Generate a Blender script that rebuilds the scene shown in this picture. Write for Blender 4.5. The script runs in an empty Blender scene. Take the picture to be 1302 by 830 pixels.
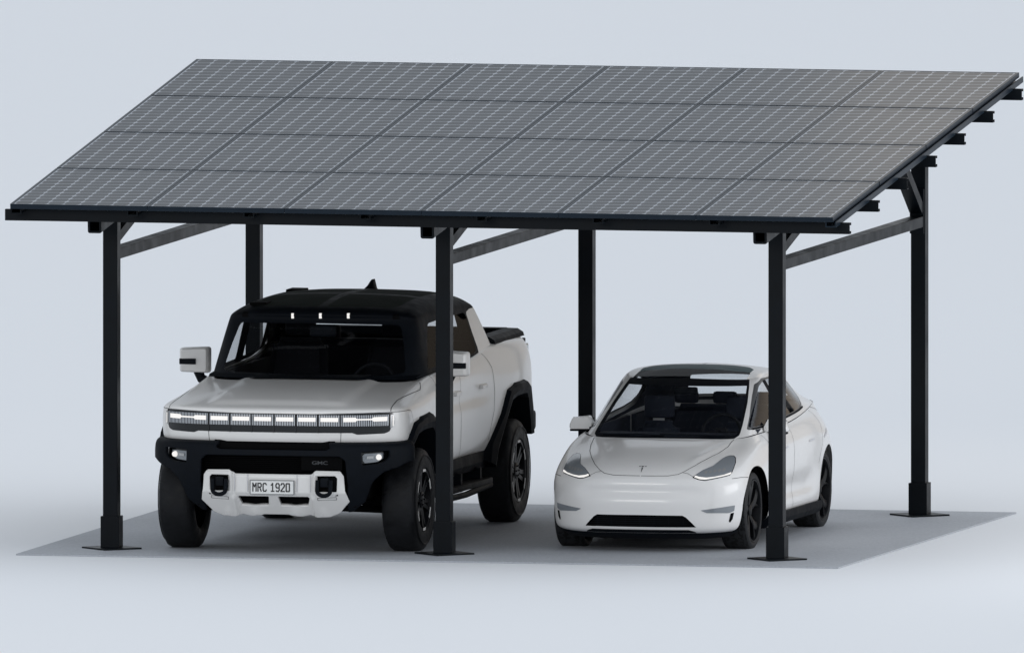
import bpy, bmesh, math, random
import numpy as np
from mathutils import Vector, Matrix
from mathutils.bvhtree import BVHTree
random.seed(7)
PI = math.pi
SC = bpy.context.scene
COL = SC.collection

# ---------------------------------------------------------------- view
PSI = math.radians(12.97); ELEV = math.radians(4.083); S = 157.0
RV = Vector((math.cos(PSI), math.sin(PSI), 0))
FV = Vector((-math.sin(PSI)*math.cos(ELEV), math.cos(PSI)*math.cos(ELEV), -math.sin(ELEV)))
UV = RV.cross(FV)
def ray(px, py, org):
    p = RV*((px-565.1)/S) + UV*((705.2-py)/S) - FV*20 - Vector(org)
    return p

# ---------------------------------------------------------------- materials
def mat(name, col, rough=0.5, metal=0.0, spec=0.5, coat=0.0, emit=None, estr=0, noise=0.0, nscale=8, bump=0.0, bscale=60):
    m = bpy.data.materials.new(name); m.use_nodes = True
    nt = m.node_tree; b = nt.nodes['Principled BSDF']
    b.inputs['Base Color'].default_value = (*col, 1)
    b.inputs['Roughness'].default_value = rough
    b.inputs['Metallic'].default_value = metal
    b.inputs['Specular IOR Level'].default_value = spec
    b.inputs['Coat Weight'].default_value = coat
    b.inputs['Coat Roughness'].default_value = 0.10
    if emit:
        b.inputs['Emission Color'].default_value = (*emit, 1)
        b.inputs['Emission Strength'].default_value = estr
    tc = nt.nodes.new('ShaderNodeTexCoord')
    if noise:
        n = nt.nodes.new('ShaderNodeTexNoise'); n.inputs['Scale'].default_value = nscale
        n.inputs['Detail'].default_value = 5
        nt.links.new(tc.outputs['Object'], n.inputs['Vector'])
        r = nt.nodes.new('ShaderNodeMapRange')
        r.inputs['From Min'].default_value = .3; r.inputs['From Max'].default_value = .7
        r.inputs['To Min'].default_value = 1-noise; r.inputs['To Max'].default_value = 1+noise
        nt.links.new(n.outputs['Fac'], r.inputs['Value'])
        v = nt.nodes.new('ShaderNodeVectorMath'); v.operation = 'SCALE'
        v.inputs[0].default_value = col
        nt.links.new(r.outputs['Result'], v.inputs['Scale'])
        nt.links.new(v.outputs['Vector'], b.inputs['Base Color'])
        r2 = nt.nodes.new('ShaderNodeMapRange')
        r2.inputs['From Min'].default_value = .3; r2.inputs['From Max'].default_value = .7
        r2.inputs['To Min'].default_value = rough*(1-noise*.6); r2.inputs['To Max'].default_value = min(1, rough*(1+noise*.6))
        nt.links.new(n.outputs['Fac'], r2.inputs['Value'])
        nt.links.new(r2.outputs['Result'], b.inputs['Roughness'])
    if bump:
        n = nt.nodes.new('ShaderNodeTexNoise'); n.inputs['Scale'].default_value = bscale
        n.inputs['Detail'].default_value = 4
        nt.links.new(tc.outputs['Object'], n.inputs['Vector'])
        bp = nt.nodes.new('ShaderNodeBump'); bp.inputs['Strength'].default_value = bump
        bp.inputs['Distance'].default_value = .01
        nt.links.new(n.outputs['Fac'], bp.inputs['Height'])
        nt.links.new(bp.outputs['Normal'], b.inputs['Normal'])
    return m

def glass(name, tint, gloss=1.0, rough=0.0):
    m = bpy.data.materials.new(name); m.use_nodes = True
    nt = m.node_tree; nt.nodes.clear()
    o = nt.nodes.new('ShaderNodeOutputMaterial')
    t = nt.nodes.new('ShaderNodeBsdfTransparent'); t.inputs['Color'].default_value = (*tint, 1)
    g = nt.nodes.new('ShaderNodeBsdfGlossy'); g.inputs['Roughness'].default_value = rough
    g.inputs['Color'].default_value = (gloss, gloss, gloss, 1)
    lw = nt.nodes.new('ShaderNodeLayerWeight')
    pw = nt.nodes.new('ShaderNodeMath'); pw.operation = 'POWER'; pw.inputs[1].default_value = 5
    nt.links.new(lw.outputs['Facing'], pw.inputs[0])
    f = nt.nodes.new('ShaderNodeMath'); f.operation = 'MULTIPLY_ADD'; f.inputs[1].default_value = .9; f.inputs[2].default_value = .035
    nt.links.new(pw.outputs[0], f.inputs[0])
    lw.inputs['Blend'].default_value = .5
    mx = nt.nodes.new('ShaderNodeMixShader')
    nt.links.new(f.outputs[0], mx.inputs[0]); nt.links.new(t.outputs[0], mx.inputs[1])
    nt.links.new(g.outputs[0], mx.inputs[2]); nt.links.new(mx.outputs[0], o.inputs['Surface'])
    return m

M = {}
M['steel'] = mat('powder coated steel', (.003, .0047, .0068), .40, spec=.11, noise=.25, nscale=6, bump=.05, bscale=220)
M['frame'] = mat('anodised frame', (.010, .017, .026), .36, spec=.12, noise=.08)
M['paint_truck'] = mat('truck paint', (.76, .745, .72), .34, spec=.4, coat=.35, noise=.02, nscale=2)
M['paint_car'] = mat('car paint', (.80, .79, .775), .28, spec=.45, coat=.55, noise=.015, nscale=2)
M['trim'] = mat('black trim', (.004, .0055, .0082), .6, spec=.09, noise=.2, nscale=10)
M['gloss_black'] = mat('gloss black', (.004, .005, .006), .15, spec=.35, coat=.2)
M['roof_glass'] = mat('dark roof glass', (.026, .033, .028), .85, spec=.05)
M['void'] = mat('dark cavity', (.0015, .0015, .0018), .8, spec=.1)
M['rubber'] = mat('tyre rubber', (.009, .0095, .011), .6, spec=.22, noise=.35, nscale=14, bump=.35, bscale=25)
M['rim'] = mat('black rim', (.004, .0045, .006), .4, spec=.22)
M['rim_chip'] = mat('machined rim face', (.62, .61, .59), .4)
M['lamp'] = mat('lit lamp', (.15, .15, .15), .5, emit=(1, .97, .94), estr=.84)
M['fin'] = mat('lamp fin', (.55, .57, .60), .35, metal=.4)
M['lens'] = mat('headlamp lens', (.23, .25, .27), .15, spec=.5, coat=.6)
M['lens_bright'] = mat('headlamp reflector', (.42, .42, .42), .25, metal=.4)
M['seat'] = mat('seat upholstery', (.006, .0065, .009), .8, spec=.1, bump=.2, bscale=40)
M['cabin'] = mat('cabin plastic', (.008, .009, .012), .7, spec=.2)
M['plate'] = mat('number plate', (.76, .76, .74), .4)
M['ink'] = mat('plate ink', (.01, .01, .01), .5)
M['badge'] = mat('badge metal', (.16, .165, .17), .35, metal=.7)
M['badge_dark'] = mat('dark badge metal', (.055, .058, .062), .35, metal=.6)
M['seam'] = mat('panel gap', (.03, .03, .03), .8, spec=.1)
M['red'] = mat('red caliper', (.45, .01, .01), .4)
M['rear_lamp'] = mat('tail lamp', (.25, .33, .34), .15, coat=1)
M['grey_trim'] = mat('grey window trim', (.12, .125, .13), .35, metal=.3)
M['glass_clear'] = glass('windscreen glass', (.93, .95, .96), .45)
M['glass_screen'] = glass('truck windscreen glass', (.93, .95, .96), .18)
M['glass_side'] = glass('side glass', (.9, .91, .92), 1.15)
M['glass_truck'] = glass('truck side glass', (.8, .81, .82), .20)
M['handle'] = mat('handle shade', (.58, .58, .60), .4)
M['teal'] = mat('tinted teal roof glass', (.045, .095, .108), .5, spec=.15)
M['seat_car'] = mat('slate upholstery', (.018, .022, .034), .75, spec=.2)  # here and in the cabin plastic, bluish base raised to suggest slight glass haze
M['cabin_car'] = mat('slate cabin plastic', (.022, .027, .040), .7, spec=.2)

# ---------------------------------------------------------------- mesh helpers
class MB:
    def __init__(s): s.v = []; s.f = []
    def add(s, v, f):
        o = len(s.v); s.v += [tuple(p) for p in v]; s.f += [tuple(i+o for i in q) for q in f]; return s
    def box(s, x0, x1, y0, y1, z0, z1, bev=0):
        if bev <= 0:
            v = [(x, y, z) for z in (z0, z1) for y in (y0, y1) for x in (x0, x1)]
            return s.add(v, [(0,2,3,1),(4,5,7,6),(0,1,5,4),(2,6,7,3),(0,4,6,2),(1,3,7,5)])
        bm = bmesh.new(); bmesh.ops.create_cube(bm, size=1)
        for p in bm.verts:
            p.co = Vector(((x0+x1)/2+p.co.x*(x1-x0), (y0+y1)/2+p.co.y*(y1-y0), (z0+z1)/2+p.co.z*(z1-z0)))
        bmesh.ops.bevel(bm, geom=bm.edges[:], offset=bev, segments=2, affect='EDGES', profile=.6)
        return s.bm(bm)
    def bm(s, bm, mtx=None):
        if mtx: bm.transform(mtx)
        bm.verts.index_update()
        s.add([p.co[:] for p in bm.verts], [[q.index for q in f.verts] for f in bm.faces]); bm.free(); return s
    def prism(s, poly, a0, a1, fn):       # poly 2D; fn(p,q,a)->xyz
        n = len(poly)
        v = [fn(p, q, a0) for p, q in poly]+[fn(p, q, a1) for p, q in poly]
        return s.add(v, [tuple(range(n))[::-1], tuple(range(n, 2*n))]+[(i, (i+1) % n, n+(i+1) % n, n+i) for i in range(n)])
    def tube(s, pts, r, n=10, caps=True):
        pts = [Vector(p) for p in pts]; rings = []
        for i, p in enumerate(pts):
            d = (pts[min(i+1, len(pts)-1)]-pts[max(i-1, 0)]).normalized()
            a = d.cross(Vector((0, 0, 1)))
            if a.length < .1: a = d.cross(Vector((1, 0, 0)))
            a.normalize(); b = d.cross(a)
            rr = r[i] if isinstance(r, (list, tuple)) else r
            rings.append([p+(a*math.cos(t*2*PI/n)+b*math.sin(t*2*PI/n))*rr for t in range(n)])
        v = [q for R_ in rings for q in R_]
        f = [(i*n+t, i*n+(t+1) % n, (i+1)*n+(t+1) % n, (i+1)*n+t) for i in range(len(pts)-1) for t in range(n)]
        if caps: f += [tuple(range(n))[::-1], tuple(range((len(pts)-1)*n, len(pts)*n))]
        return s.add(v, f)
    def lathe(s, prof, n=64, c=(0, 0, 0), a0=0, a1=2*PI, closed=False):   # prof (x offset, r) about X axis
        full = abs(a1-a0-2*PI) < 1e-6
        N = n if full else n+1; m = len(prof); v = []
        for i in range(N):
            a = a0+(a1-a0)*i/n
            for x, r in prof: v.append((c[0]+x, c[1]+r*math.cos(a), c[2]+r*math.sin(a)))
        f = []
        for i in range(n):
            j = (i+1) % N
            for k in range(m if closed else m-1):
                k2 = (k+1) % m
                f.append((i*m+k, i*m+k2, j*m+k2, j*m+k))
        return s.add(v, f)
    def obj(s, name, m, parent=None, smooth=False, angle=None, loc=None):
        me = bpy.data.meshes.new(name); me.from_pydata([tuple(map(float, p)) for p in s.v], [], s.f); me.validate()
        if smooth:
            me.polygons.foreach_set('use_smooth', [True]*len(me.polygons))
            if angle:
                me.set_sharp_from_angle(angle=math.radians(angle))
        me.materials.append(m)
        o = bpy.data.objects.new(name, me); COL.objects.link(o)
        if parent: o.parent = parent
        if loc: o.location = loc
        return o

def recalc(o):
    bm = bmesh.new(); bm.from_mesh(o.data)
    bmesh.ops.remove_doubles(bm, verts=bm.verts, dist=1e-5)
    bmesh.ops.recalc_face_normals(bm, faces=bm.faces); bm.to_mesh(o.data); bm.free(); return o

def empty(name, loc, label=None, cat=None):
    e = bpy.data.objects.new(name, None); COL.objects.link(e); e.location = loc; e.empty_display_size = .2
    if label: e['label'] = label
    if cat: e['category'] = cat
    return e

# b-spline surfaces
def bs(P, n):
    P = np.asarray(P, float)
    Q = np.concatenate([[2*P[0]-P[1]], P, [2*P[-1]-P[-2]]])
    out = []
    for i in range(len(P)-1):
        for t in np.arange(n)/n:
            out.append(((1-t)**3*Q[i]+(3*t**3-6*t*t+4)*Q[i+1]+(-3*t**3+3*t*t+3*t+1)*Q[i+2]+t**3*Q[i+3])/6)
    out.append(P[-1]); return np.array(out)
def limit(P):
    Q = P.copy(); Q[1:-1] = (P[:-2]+4*P[1:-1]+P[2:])/6; return Q
def fit(D, it=2, k=.8):
    P = D.copy()
    for _ in range(it):
        L = limit(P); L = limit(L.swapaxes(0, 1)).swapaxes(0, 1)
        P = P+k*(D-L)
    return P
def surf(rows, nu=8, nv=8, mirror=True, dofit=True):
    D = np.array(rows, float)
    if mirror:
        R_ = D[:, ::-1].copy(); R_[:, :, 0] *= -1
        D = np.concatenate([R_[:, :-1], D], axis=1)
    P = fit(D) if dofit else D
    if mirror:
        c = P.shape[1]//2; P[:, c, 0] = 0
    A = bs(P, nv); A = bs(A.swapaxes(0, 1), nu).swapaxes(0, 1)
    nr, nc = A.shape[:2]
    V = A.reshape(-1, 3)
    F = [(i*nc+j, i*nc+j+1, (i+1)*nc+j+1, (i+1)*nc+j) for i in range(nr-1) for j in range(nc-1)]
    return V, F

def sdf(poly, X, Y):
    poly = np.array(poly, float); n = len(poly)
    d = np.full(X.shape, 1e9); ins = np.zeros(X.shape, bool)
    for i in range(n):
        a = poly[i]; b = poly[(i+1) % n]; e = b-a
        wx, wy = X-a[0], Y-a[1]
        t = np.clip((wx*e[0]+wy*e[1])/max(e@e, 1e-12), 0, 1)
        d = np.minimum(d, np.hypot(wx-t*e[0], wy-t*e[1]))
        c = ((a[1] > Y) != (b[1] > Y))
        with np.errstate(divide='ignore', invalid='ignore'):
            xx = (b[0]-a[0])*(Y-a[1])/(b[1]-a[1] if b[1] != a[1] else 1e-12)+a[0]
        ins ^= (c & (X < xx))
    return np.where(ins, -d, d)

def split(V, F, val):
    V = np.asarray(V, float); nv = [tuple(p) for p in V]; cache = {}
    neg = val <= 0
    ins, outs = [], []
    def cut(a, b):
        k = (min(a, b), max(a, b))
        if k not in cache:
            t = val[a]/(val[a]-val[b]); t = min(max(t, 0), 1)
            nv.append(tuple(V[a]+(V[b]-V[a])*t)); cache[k] = len(nv)-1
        return cache[k]
    for f in F:
        s = [neg[i] for i in f]
        if all(s): ins.append(f); continue
        if not any(s): outs.append(f); continue
        A, B = [], []
        for i in range(len(f)):
            a, b = f[i], f[(i+1) % len(f)]
            (A if neg[a] else B).append(a)
            if neg[a] != neg[b]:
                c = cut(a, b); A.append(c); B.append(c)
        if len(A) > 2: ins.append(tuple(A))
        if len(B) > 2: outs.append(tuple(B))
    def comp(fs):
        idx = {}; vv = []; ff = []
        for f in fs:
            g = []
            for i in f:
                if i not in idx: idx[i] = len(vv); vv.append(nv[i])
                g.append(idx[i])
            ff.append(tuple(g))
        return np.array(vv) if vv else np.zeros((0, 3)), ff
    return comp(ins), comp(outs)

def mesh(name, V, F, m, parent, smooth=True, angle=None, thick=0):
    b = MB(); b.add([tuple(p) for p in V], F)
    o = b.obj(name, m, parent, smooth, angle)
    if thick:
        md = o.modifiers.new('t', 'SOLIDIFY'); md.thickness = thick; md.offset = 0
    return o

def bvh_of(*vf):
    vv, ff = [], []
    for V, F in vf:
        o = len(vv); vv += [Vector(p) for p in V]; ff += [tuple(i+o for i in f) for f in F]
    return BVHTree.FromPolygons(vv, ff)

def proj(bvh, axis, a, b, off, side=1):
    if axis == 'y': o, d = Vector((a, -6, b)), Vector((0, 1, 0))
    elif axis == 'x': o, d = Vector((6*side, a, b)), Vector((-side, 0, 0))
    else: o, d = Vector((a, b, 6)), Vector((0, 0, -1))
    h, n, i, ds = bvh.ray_cast(o, d)
    if h is None: return None
    if n.dot(d) > 0: n = -n
    return h+n*off
def patch(bvh, axis, poly, off=.003, res=.012, side=1, depth=0):
    P = np.array(poly); x0, y0 = P.min(0)-res; x1, y1 = P.max(0)+res
    nx = max(2, int((x1-x0)/res)); ny = max(2, int((y1-y0)/res))
    xs = np.linspace(x0, x1, nx+1); ys = np.linspace(y0, y1, ny+1)
    V = np.array([(x, y, 0) for y in ys for x in xs])
    F = [(j*(nx+1)+i, j*(nx+1)+i+1, (j+1)*(nx+1)+i+1, (j+1)*(nx+1)+i) for j in range(ny) for i in range(nx)]
    (V, F), _ = split(V, F, sdf(poly, V[:, 0], V[:, 1]))
    W = [proj(bvh, axis, p[0], p[1], off, side) for p in V]
    F = [f for f in F if all(W[i] is not None for i in f)]
    W = [w if w is not None else Vector((0, 0, 0)) for w in W]
    used = sorted({i for f in F for i in f}); m = {i: k for k, i in enumerate(used)}
    return np.array([tuple(W[i]) for i in used]), [tuple(m[i] for i in f) for f in F]
def ribbon(mb, bvh, axis, pts, w=.004, off=.0015, side=1, step=.012, closed=False):
    pts = [Vector(p) for p in pts]
    if closed: pts.append(pts[0])
    q = [pts[0]]
    for a, b in zip(pts, pts[1:]):
        n = max(1, int((b-a).length/step))
        q += [a.lerp(b, (i+1)/n) for i in range(n)]
    L = []
    for i, p in enumerate(q):
        d = (q[min(i+1, len(q)-1)]-q[max(i-1, 0)]).normalized(); nrm = Vector((-d.y, d.x))*w/2
        L.append((proj(bvh, axis, *(p+nrm), off, side), proj(bvh, axis, *(p-nrm), off, side)))
    for a, b in zip(L, L[1:]):
        if None in a or None in b: continue
        if (a[0]-b[0]).length > .15: continue
        mb.add([a[0], a[1], b[1], b[0]], [(0, 1, 2, 3)])
def pxhit(bvh, org, pts):
    out = []
    for px, py in pts:
        h, n, i, d = bvh.ray_cast(ray(px, py, org), FV)
        if h is not None: out.append(h)
    return out
def mirror_poly(p): return [(-a, b) for a, b in p][::-1]

def text(name, s, size, m, parent, loc, rot, extrude=.002, xs=1, spacing=1):
    c = bpy.data.curves.new(name, 'FONT'); c.body = s; c.size = size; c.extrude = extrude
    c.align_x = 'CENTER'; c.align_y = 'CENTER'; c.space_character = spacing; c.offset = size*.012
    t = bpy.data.objects.new('tmp', c); COL.objects.link(t)
    bpy.context.view_layer.update()
    me = bpy.data.meshes.new_from_object(t.evaluated_get(bpy.context.evaluated_depsgraph_get()))
    bpy.data.objects.remove(t); me.name = name
    me.materials.clear(); me.materials.append(m)
    for v in me.vertices: v.co.x *= xs
    o = bpy.data.objects.new(name, me); COL.objects.link(o); o.parent = parent
    o.location = loc; o.rotation_euler = rot
    return o

# ================================================================ setting
g = MB().box(-150, 150, -60, 220, -.5, -.004)
gm = mat('studio floor', (.80, .815, .835), .75, spec=.15)
go = g.obj('ground', gm); go['kind'] = 'structure'

pm = bpy.data.materials.new('fine concrete'); pm.use_nodes = True
nt = pm.node_tree; b = nt.nodes['Principled BSDF']; tc = nt.nodes.new('ShaderNodeTexCoord')
n1 = nt.nodes.new('ShaderNodeTexNoise'); n1.inputs['Scale'].default_value = 45; n1.inputs['Detail'].default_value = 6
n2 = nt.nodes.new('ShaderNodeTexNoise'); n2.inputs['Scale'].default_value = .8; n2.inputs['Detail'].default_value = 3
nt.links.new(tc.outputs['Object'], n1.inputs['Vector']); nt.links.new(tc.outputs['Object'], n2.inputs['Vector'])
ad = nt.nodes.new('ShaderNodeMath'); ad.operation = 'MULTIPLY_ADD'
nt.links.new(n1.outputs['Fac'], ad.inputs[0]); ad.inputs[1].default_value = .7; 
m2 = nt.nodes.new('ShaderNodeMath'); m2.operation = 'MULTIPLY'; m2.inputs[1].default_value = .3
nt.links.new(n2.outputs['Fac'], m2.inputs[0]); nt.links.new(m2.outputs[0], ad.inputs[2])
cr = nt.nodes.new('ShaderNodeValToRGB'); cr.color_ramp.elements[0].position = .3; cr.color_ramp.elements[1].position = .7
cr.color_ramp.elements[0].color = (.335, .352, .38, 1); cr.color_ramp.elements[1].color = (.475, .495, .525, 1)
nt.links.new(ad.outputs[0], cr.inputs[0]); nt.links.new(cr.outputs[0], b.inputs['Base Color'])
b.inputs['Roughness'].default_value = .7; b.inputs['Specular IOR Level'].default_value = .25
PAD = (-3.387, 3.447, -.755, 5.67)
po = MB().box(PAD[0], PAD[1], PAD[2], PAD[3], -.003, .008).obj('paved_pad', pm); po['kind'] = 'structure'

# ================================================================ carport
cp = empty('solar_carport', (0, 0, 0), 'black steel carport with sloping solar panel roof over the two white vehicles', 'carport')
SL = .71/6.746; TH = math.atan(SL)
RX0, RX1, RY0, RZ0 = -3.39, 3.45, -.97, 2.858
RLEN = math.hypot(6.746, .71)
ru = Vector((0, math.cos(TH), math.sin(TH))); rn = Vector((0, -math.sin(TH), math.cos(TH)))
def rp(x, s, h): return Vector((x, RY0, RZ0))+ru*s+rn*h
def rbox(mb, x0, x1, s0, s1, h0, h1):
    v = [rp(x, s, h)[:] for h in (h0, h1) for s in (s0, s1) for x in (x0, x1)]
    return mb.add(v, [(0,2,3,1),(4,5,7,6),(0,1,5,4),(2,6,7,3),(0,4,6,2),(1,3,7,5)])

# panel material
cm = bpy.data.materials.new('solar cells'); cm.use_nodes = True
nt = cm.node_tree; L = nt.links; b = nt.nodes['Principled BSDF']
def mth(op, a, bb=None, c=None):
    n = nt.nodes.new('ShaderNodeMath'); n.operation = op
    for i, x in enumerate((a, bb, c)):
        if x is None: continue
        if isinstance(x, (int, float)): n.inputs[i].default_value = x
        else: L.new(x, n.inputs[i])
    return n.outputs[0]
tc = nt.nodes.new('ShaderNodeTexCoord'); sx = nt.nodes.new('ShaderNodeSeparateXYZ'); L.new(tc.outputs['Object'], sx.inputs[0])
PW, PL = 6.84/6, RLEN/4
INX, INY = .026, .030
CW = (PW-2*INX-.012)/8; CL = (PL-2*INY-.012)/12
fx = mth('FRACT', mth('DIVIDE', mth('SUBTRACT', sx.outputs[0], INX+.006), CW))
fy = mth('FRACT', mth('DIVIDE', mth('SUBTRACT', sx.outputs[1], INY+.006), CL))
ax = mth('MULTIPLY', mth('SUBTRACT', .5, mth('ABSOLUTE', mth('SUBTRACT', fx, .5))), CW)
ay = mth('MULTIPLY', mth('SUBTRACT', .5, mth('ABSOLUTE', mth('SUBTRACT', fy, .5))), CL)
gapx = mth('LESS_THAN', ax, .0030); gapy = mth('LESS_THAN', ay, .0048)
dia = mth('LESS_THAN', mth('ADD', ax, ay), .027)
bus = mth('LESS_THAN', mth('ABSOLUTE', mth('SUBTRACT', mth('FRACT', mth('MULTIPLY', fy, 3)), .5)), .03)
line = mth('MAXIMUM', mth('MAXIMUM', gapx, gapy), dia)
edge = mth('MAXIMUM', mth('LESS_THAN', sx.outputs[0], INX+.006), mth('GREATER_THAN', sx.outputs[0], PW-INX-.006))
line = mth('MAXIMUM', line, edge)
nz = nt.nodes.new('ShaderNodeTexNoise'); nz.inputs['Scale'].default_value = 2.2; L.new(tc.outputs['Object'], nz.inputs['Vector'])
cr = nt.nodes.new('ShaderNodeValToRGB')
cr.color_ramp.elements[0].color = (.018, .022, .028, 1); cr.color_ramp.elements[1].color = (.027, .032, .039, 1)
L.new(nz.outputs['Fac'], cr.inputs[0])
mb_ = nt.nodes.new('ShaderNodeMix'); mb_.data_type = 'RGBA'; L.new(mth('MULTIPLY', bus, .25), mb_.inputs['Factor'])
L.new(cr.outputs[0], mb_.inputs['A']); mb_.inputs['B'].default_value = (.12, .125, .135, 1)
mx = nt.nodes.new('ShaderNodeMix'); mx.data_type = 'RGBA'; L.new(line, mx.inputs['Factor'])
L.new(mb_.outputs['Result'], mx.inputs['A']); mx.inputs['B'].default_value = (.34, .365, .40, 1)
L.new(mx.outputs['Result'], b.inputs['Base Color'])
b.inputs['Roughness'].default_value = .38; b.inputs['Specular IOR Level'].default_value = .28
M['cells'] = cm

def build_panel():
    e = empty('solar_panel', (0, 0, 0)); e.parent = cp
    w, l, t, k = PW, PL, .040, .0245
    gx, gy = .0015, .011
    f = MB()
    f.box(gx, k, gy, l-gy, -t, 0); f.box(w-k, w-gx, gy, l-gy, -t, 0)
    f.box(k, w-k, gy, gy+.012, -t, 0); f.box(k, w-k, l-gy-.012, l-gy, -t, 0)
    f.obj('panel_frame', M['frame'], e)
    MB().box(k, w-k, gy+.012, l-gy-.012, -.008, -.0025).obj('cell_sheet', M['cells'], e)
    MB().box(w/2-.06, w/2+.06, l*.8, l*.8+.09, -.03, -.0085).obj('junction_box', M['trim'], e)
    return e
pan = build_panel()
for c in range(6):
    for r in range(4):
        if c == r == 0: p = pan
        else:
            p = pan.copy(); COL.objects.link(p); p.parent = cp
            for ch in pan.children:
                d = ch.copy(); COL.objects.link(d); d.parent = p
        p.location = rp(RX0+c*PW, r*PL, 0); p.rotation_euler = (TH, 0, 0)

# rails (hat section) along the slope
for i in range(8):
    x = -3.347+i*.9675
    mb = MB()
    h1 = -.0405; h0 = h1-.046; w = .045; t = .010
    s0, s1 = .03, RLEN+.035
    rbox(mb, x-w, x+w, s0, s1, h0, h0+t)
    rbox(mb, x-w, x-w+t, s0, s1, h0+t, h1); rbox(mb, x+w-t, x+w, s0, s1, h0+t, h1)
    mb.obj('panel_rail', M['steel'] if i < 7 else M['frame'], cp)
# purlins (C section)
PX0, PX1 = -3.475, 3.545
for k in range(7):
    y = -.77+1.035*k; zt = 2.803+SL*1.035*k; zb = zt-.092
    mb = MB(); t = .007
    mb.box(PX0, PX1, y, y+t, zb, zt)
    mb.box(PX0, PX1, y+t, y+.058, zt-t, zt-.0005); mb.box(PX0, PX1, y+t, y+.058, zb+.0005, zb+t)
    mb.box(PX0, PX1, y+.051, y+.0575, zt-.022, zt-t); mb.box(PX0, PX1, y+.051, y+.0575, zb+t, zb+.022)
    mb.obj('purlin', M['steel'], cp)
# rafters
def rounded(w, h, r, n=4):
    out = []
    for cx, cy, a in ((w/2-r, h/2-r, 0), (-w/2+r, h/2-r, PI/2), (-w/2+r, -h/2+r, PI), (w/2-r, -h/2+r, 1.5*PI)):
        out += [(cx+r*math.cos(a+PI/2*i/n), cy+r*math.sin(a+PI/2*i/n)) for i in range(n+1)]
    return out
FRX = (-2.765, 0, 2.765); REARY = 5.143
for x in FRX:
    mb = MB(); po_, pi_ = rounded(.114, .112, .017), rounded(.078, .076, .006)
    A = Vector((x, -.62, 2.663)); B = A+ru*6.05; n = len(po_)
    v = []
    for P in (A, B):
        for pl in (po_, pi_):
            v += [(P+Vector((p, 0, 0))+rn*q)[:] for p, q in pl]
    f = []
    for i in range(n):
        j = (i+1) % n
        f += [(i, j, 2*n+j, 2*n+i), (n+i, 3*n+i, 3*n+j, n+j), (i, n+i, n+j, j), (2*n+i, 2*n+j, 3*n+j, 3*n+i)]
    mb.add(v, f); mb.obj('rafter', M['steel'], cp, True, 40)
# posts, braces, tie beams
def zr(y): return 2.663+SL*(y+.62)-.058
for x in FRX:
    for y in (0, REARY):
        e = MB(); e.box(-.06, .06, -.06, .06, .02, zr(y)-.004 if y else zr(y)-.008, .004)
        p = e.obj('post', M['steel'], cp, loc=(x, y, 0))
        MB().box(-.0765, .0765, -.0765, .0765, .02, .275, .004).obj('base_sleeve', M['steel'], p)
        q = .176*math.sqrt(2)
        # square plate turned 45 degrees
        MB().prism([(q, 0), (0, q), (-q, 0), (0, -q)], .0085, .021, lambda a, b_, c: (a, b_, c)).obj('base_plate', M['steel'], p)
    MB().box(x-.055, x+.055, .062, REARY-.105, 2.354, 2.440, .003).obj('tie_beam', M['steel'], cp)
    yy = REARY-.1045
    MB().box(x-.0585, x+.0585, yy, yy+.013, 2.30, 2.66).obj('end_plate', M['steel'], cp)
    MB().box(x-.03, x+.03, yy+.0135, REARY-.0605, 2.36, 2.60).obj('bracket', M['steel'], cp)
    def brace(p0, p1, h, w=.05):
        a = Vector(p0); b2 = Vector(p1); d = (b2-a).normalized(); nn = Vector((1, 0, 0)).cross(d)*h/2
        X = Vector((w, 0, 0))
        v = [(P+s1*nn+s2*X)[:] for P in (a, b2) for s1 in (-1, 1) for s2 in (-1, 1)]
        return MB().add(v, [(0,1,3,2),(4,6,7,5),(0,4,5,1),(2,3,7,6),(0,2,6,4),(1,5,7,3)])
    brace((x, .063, 2.535), (x, 1.25, 2.795), .082, .052).obj('knee_brace', M['steel'], cp)
    brace((x, yy-.004, 2.50), (x, 4.15, 3.07), .085, .052).obj('knee_brace', M['steel'], cp)

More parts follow.
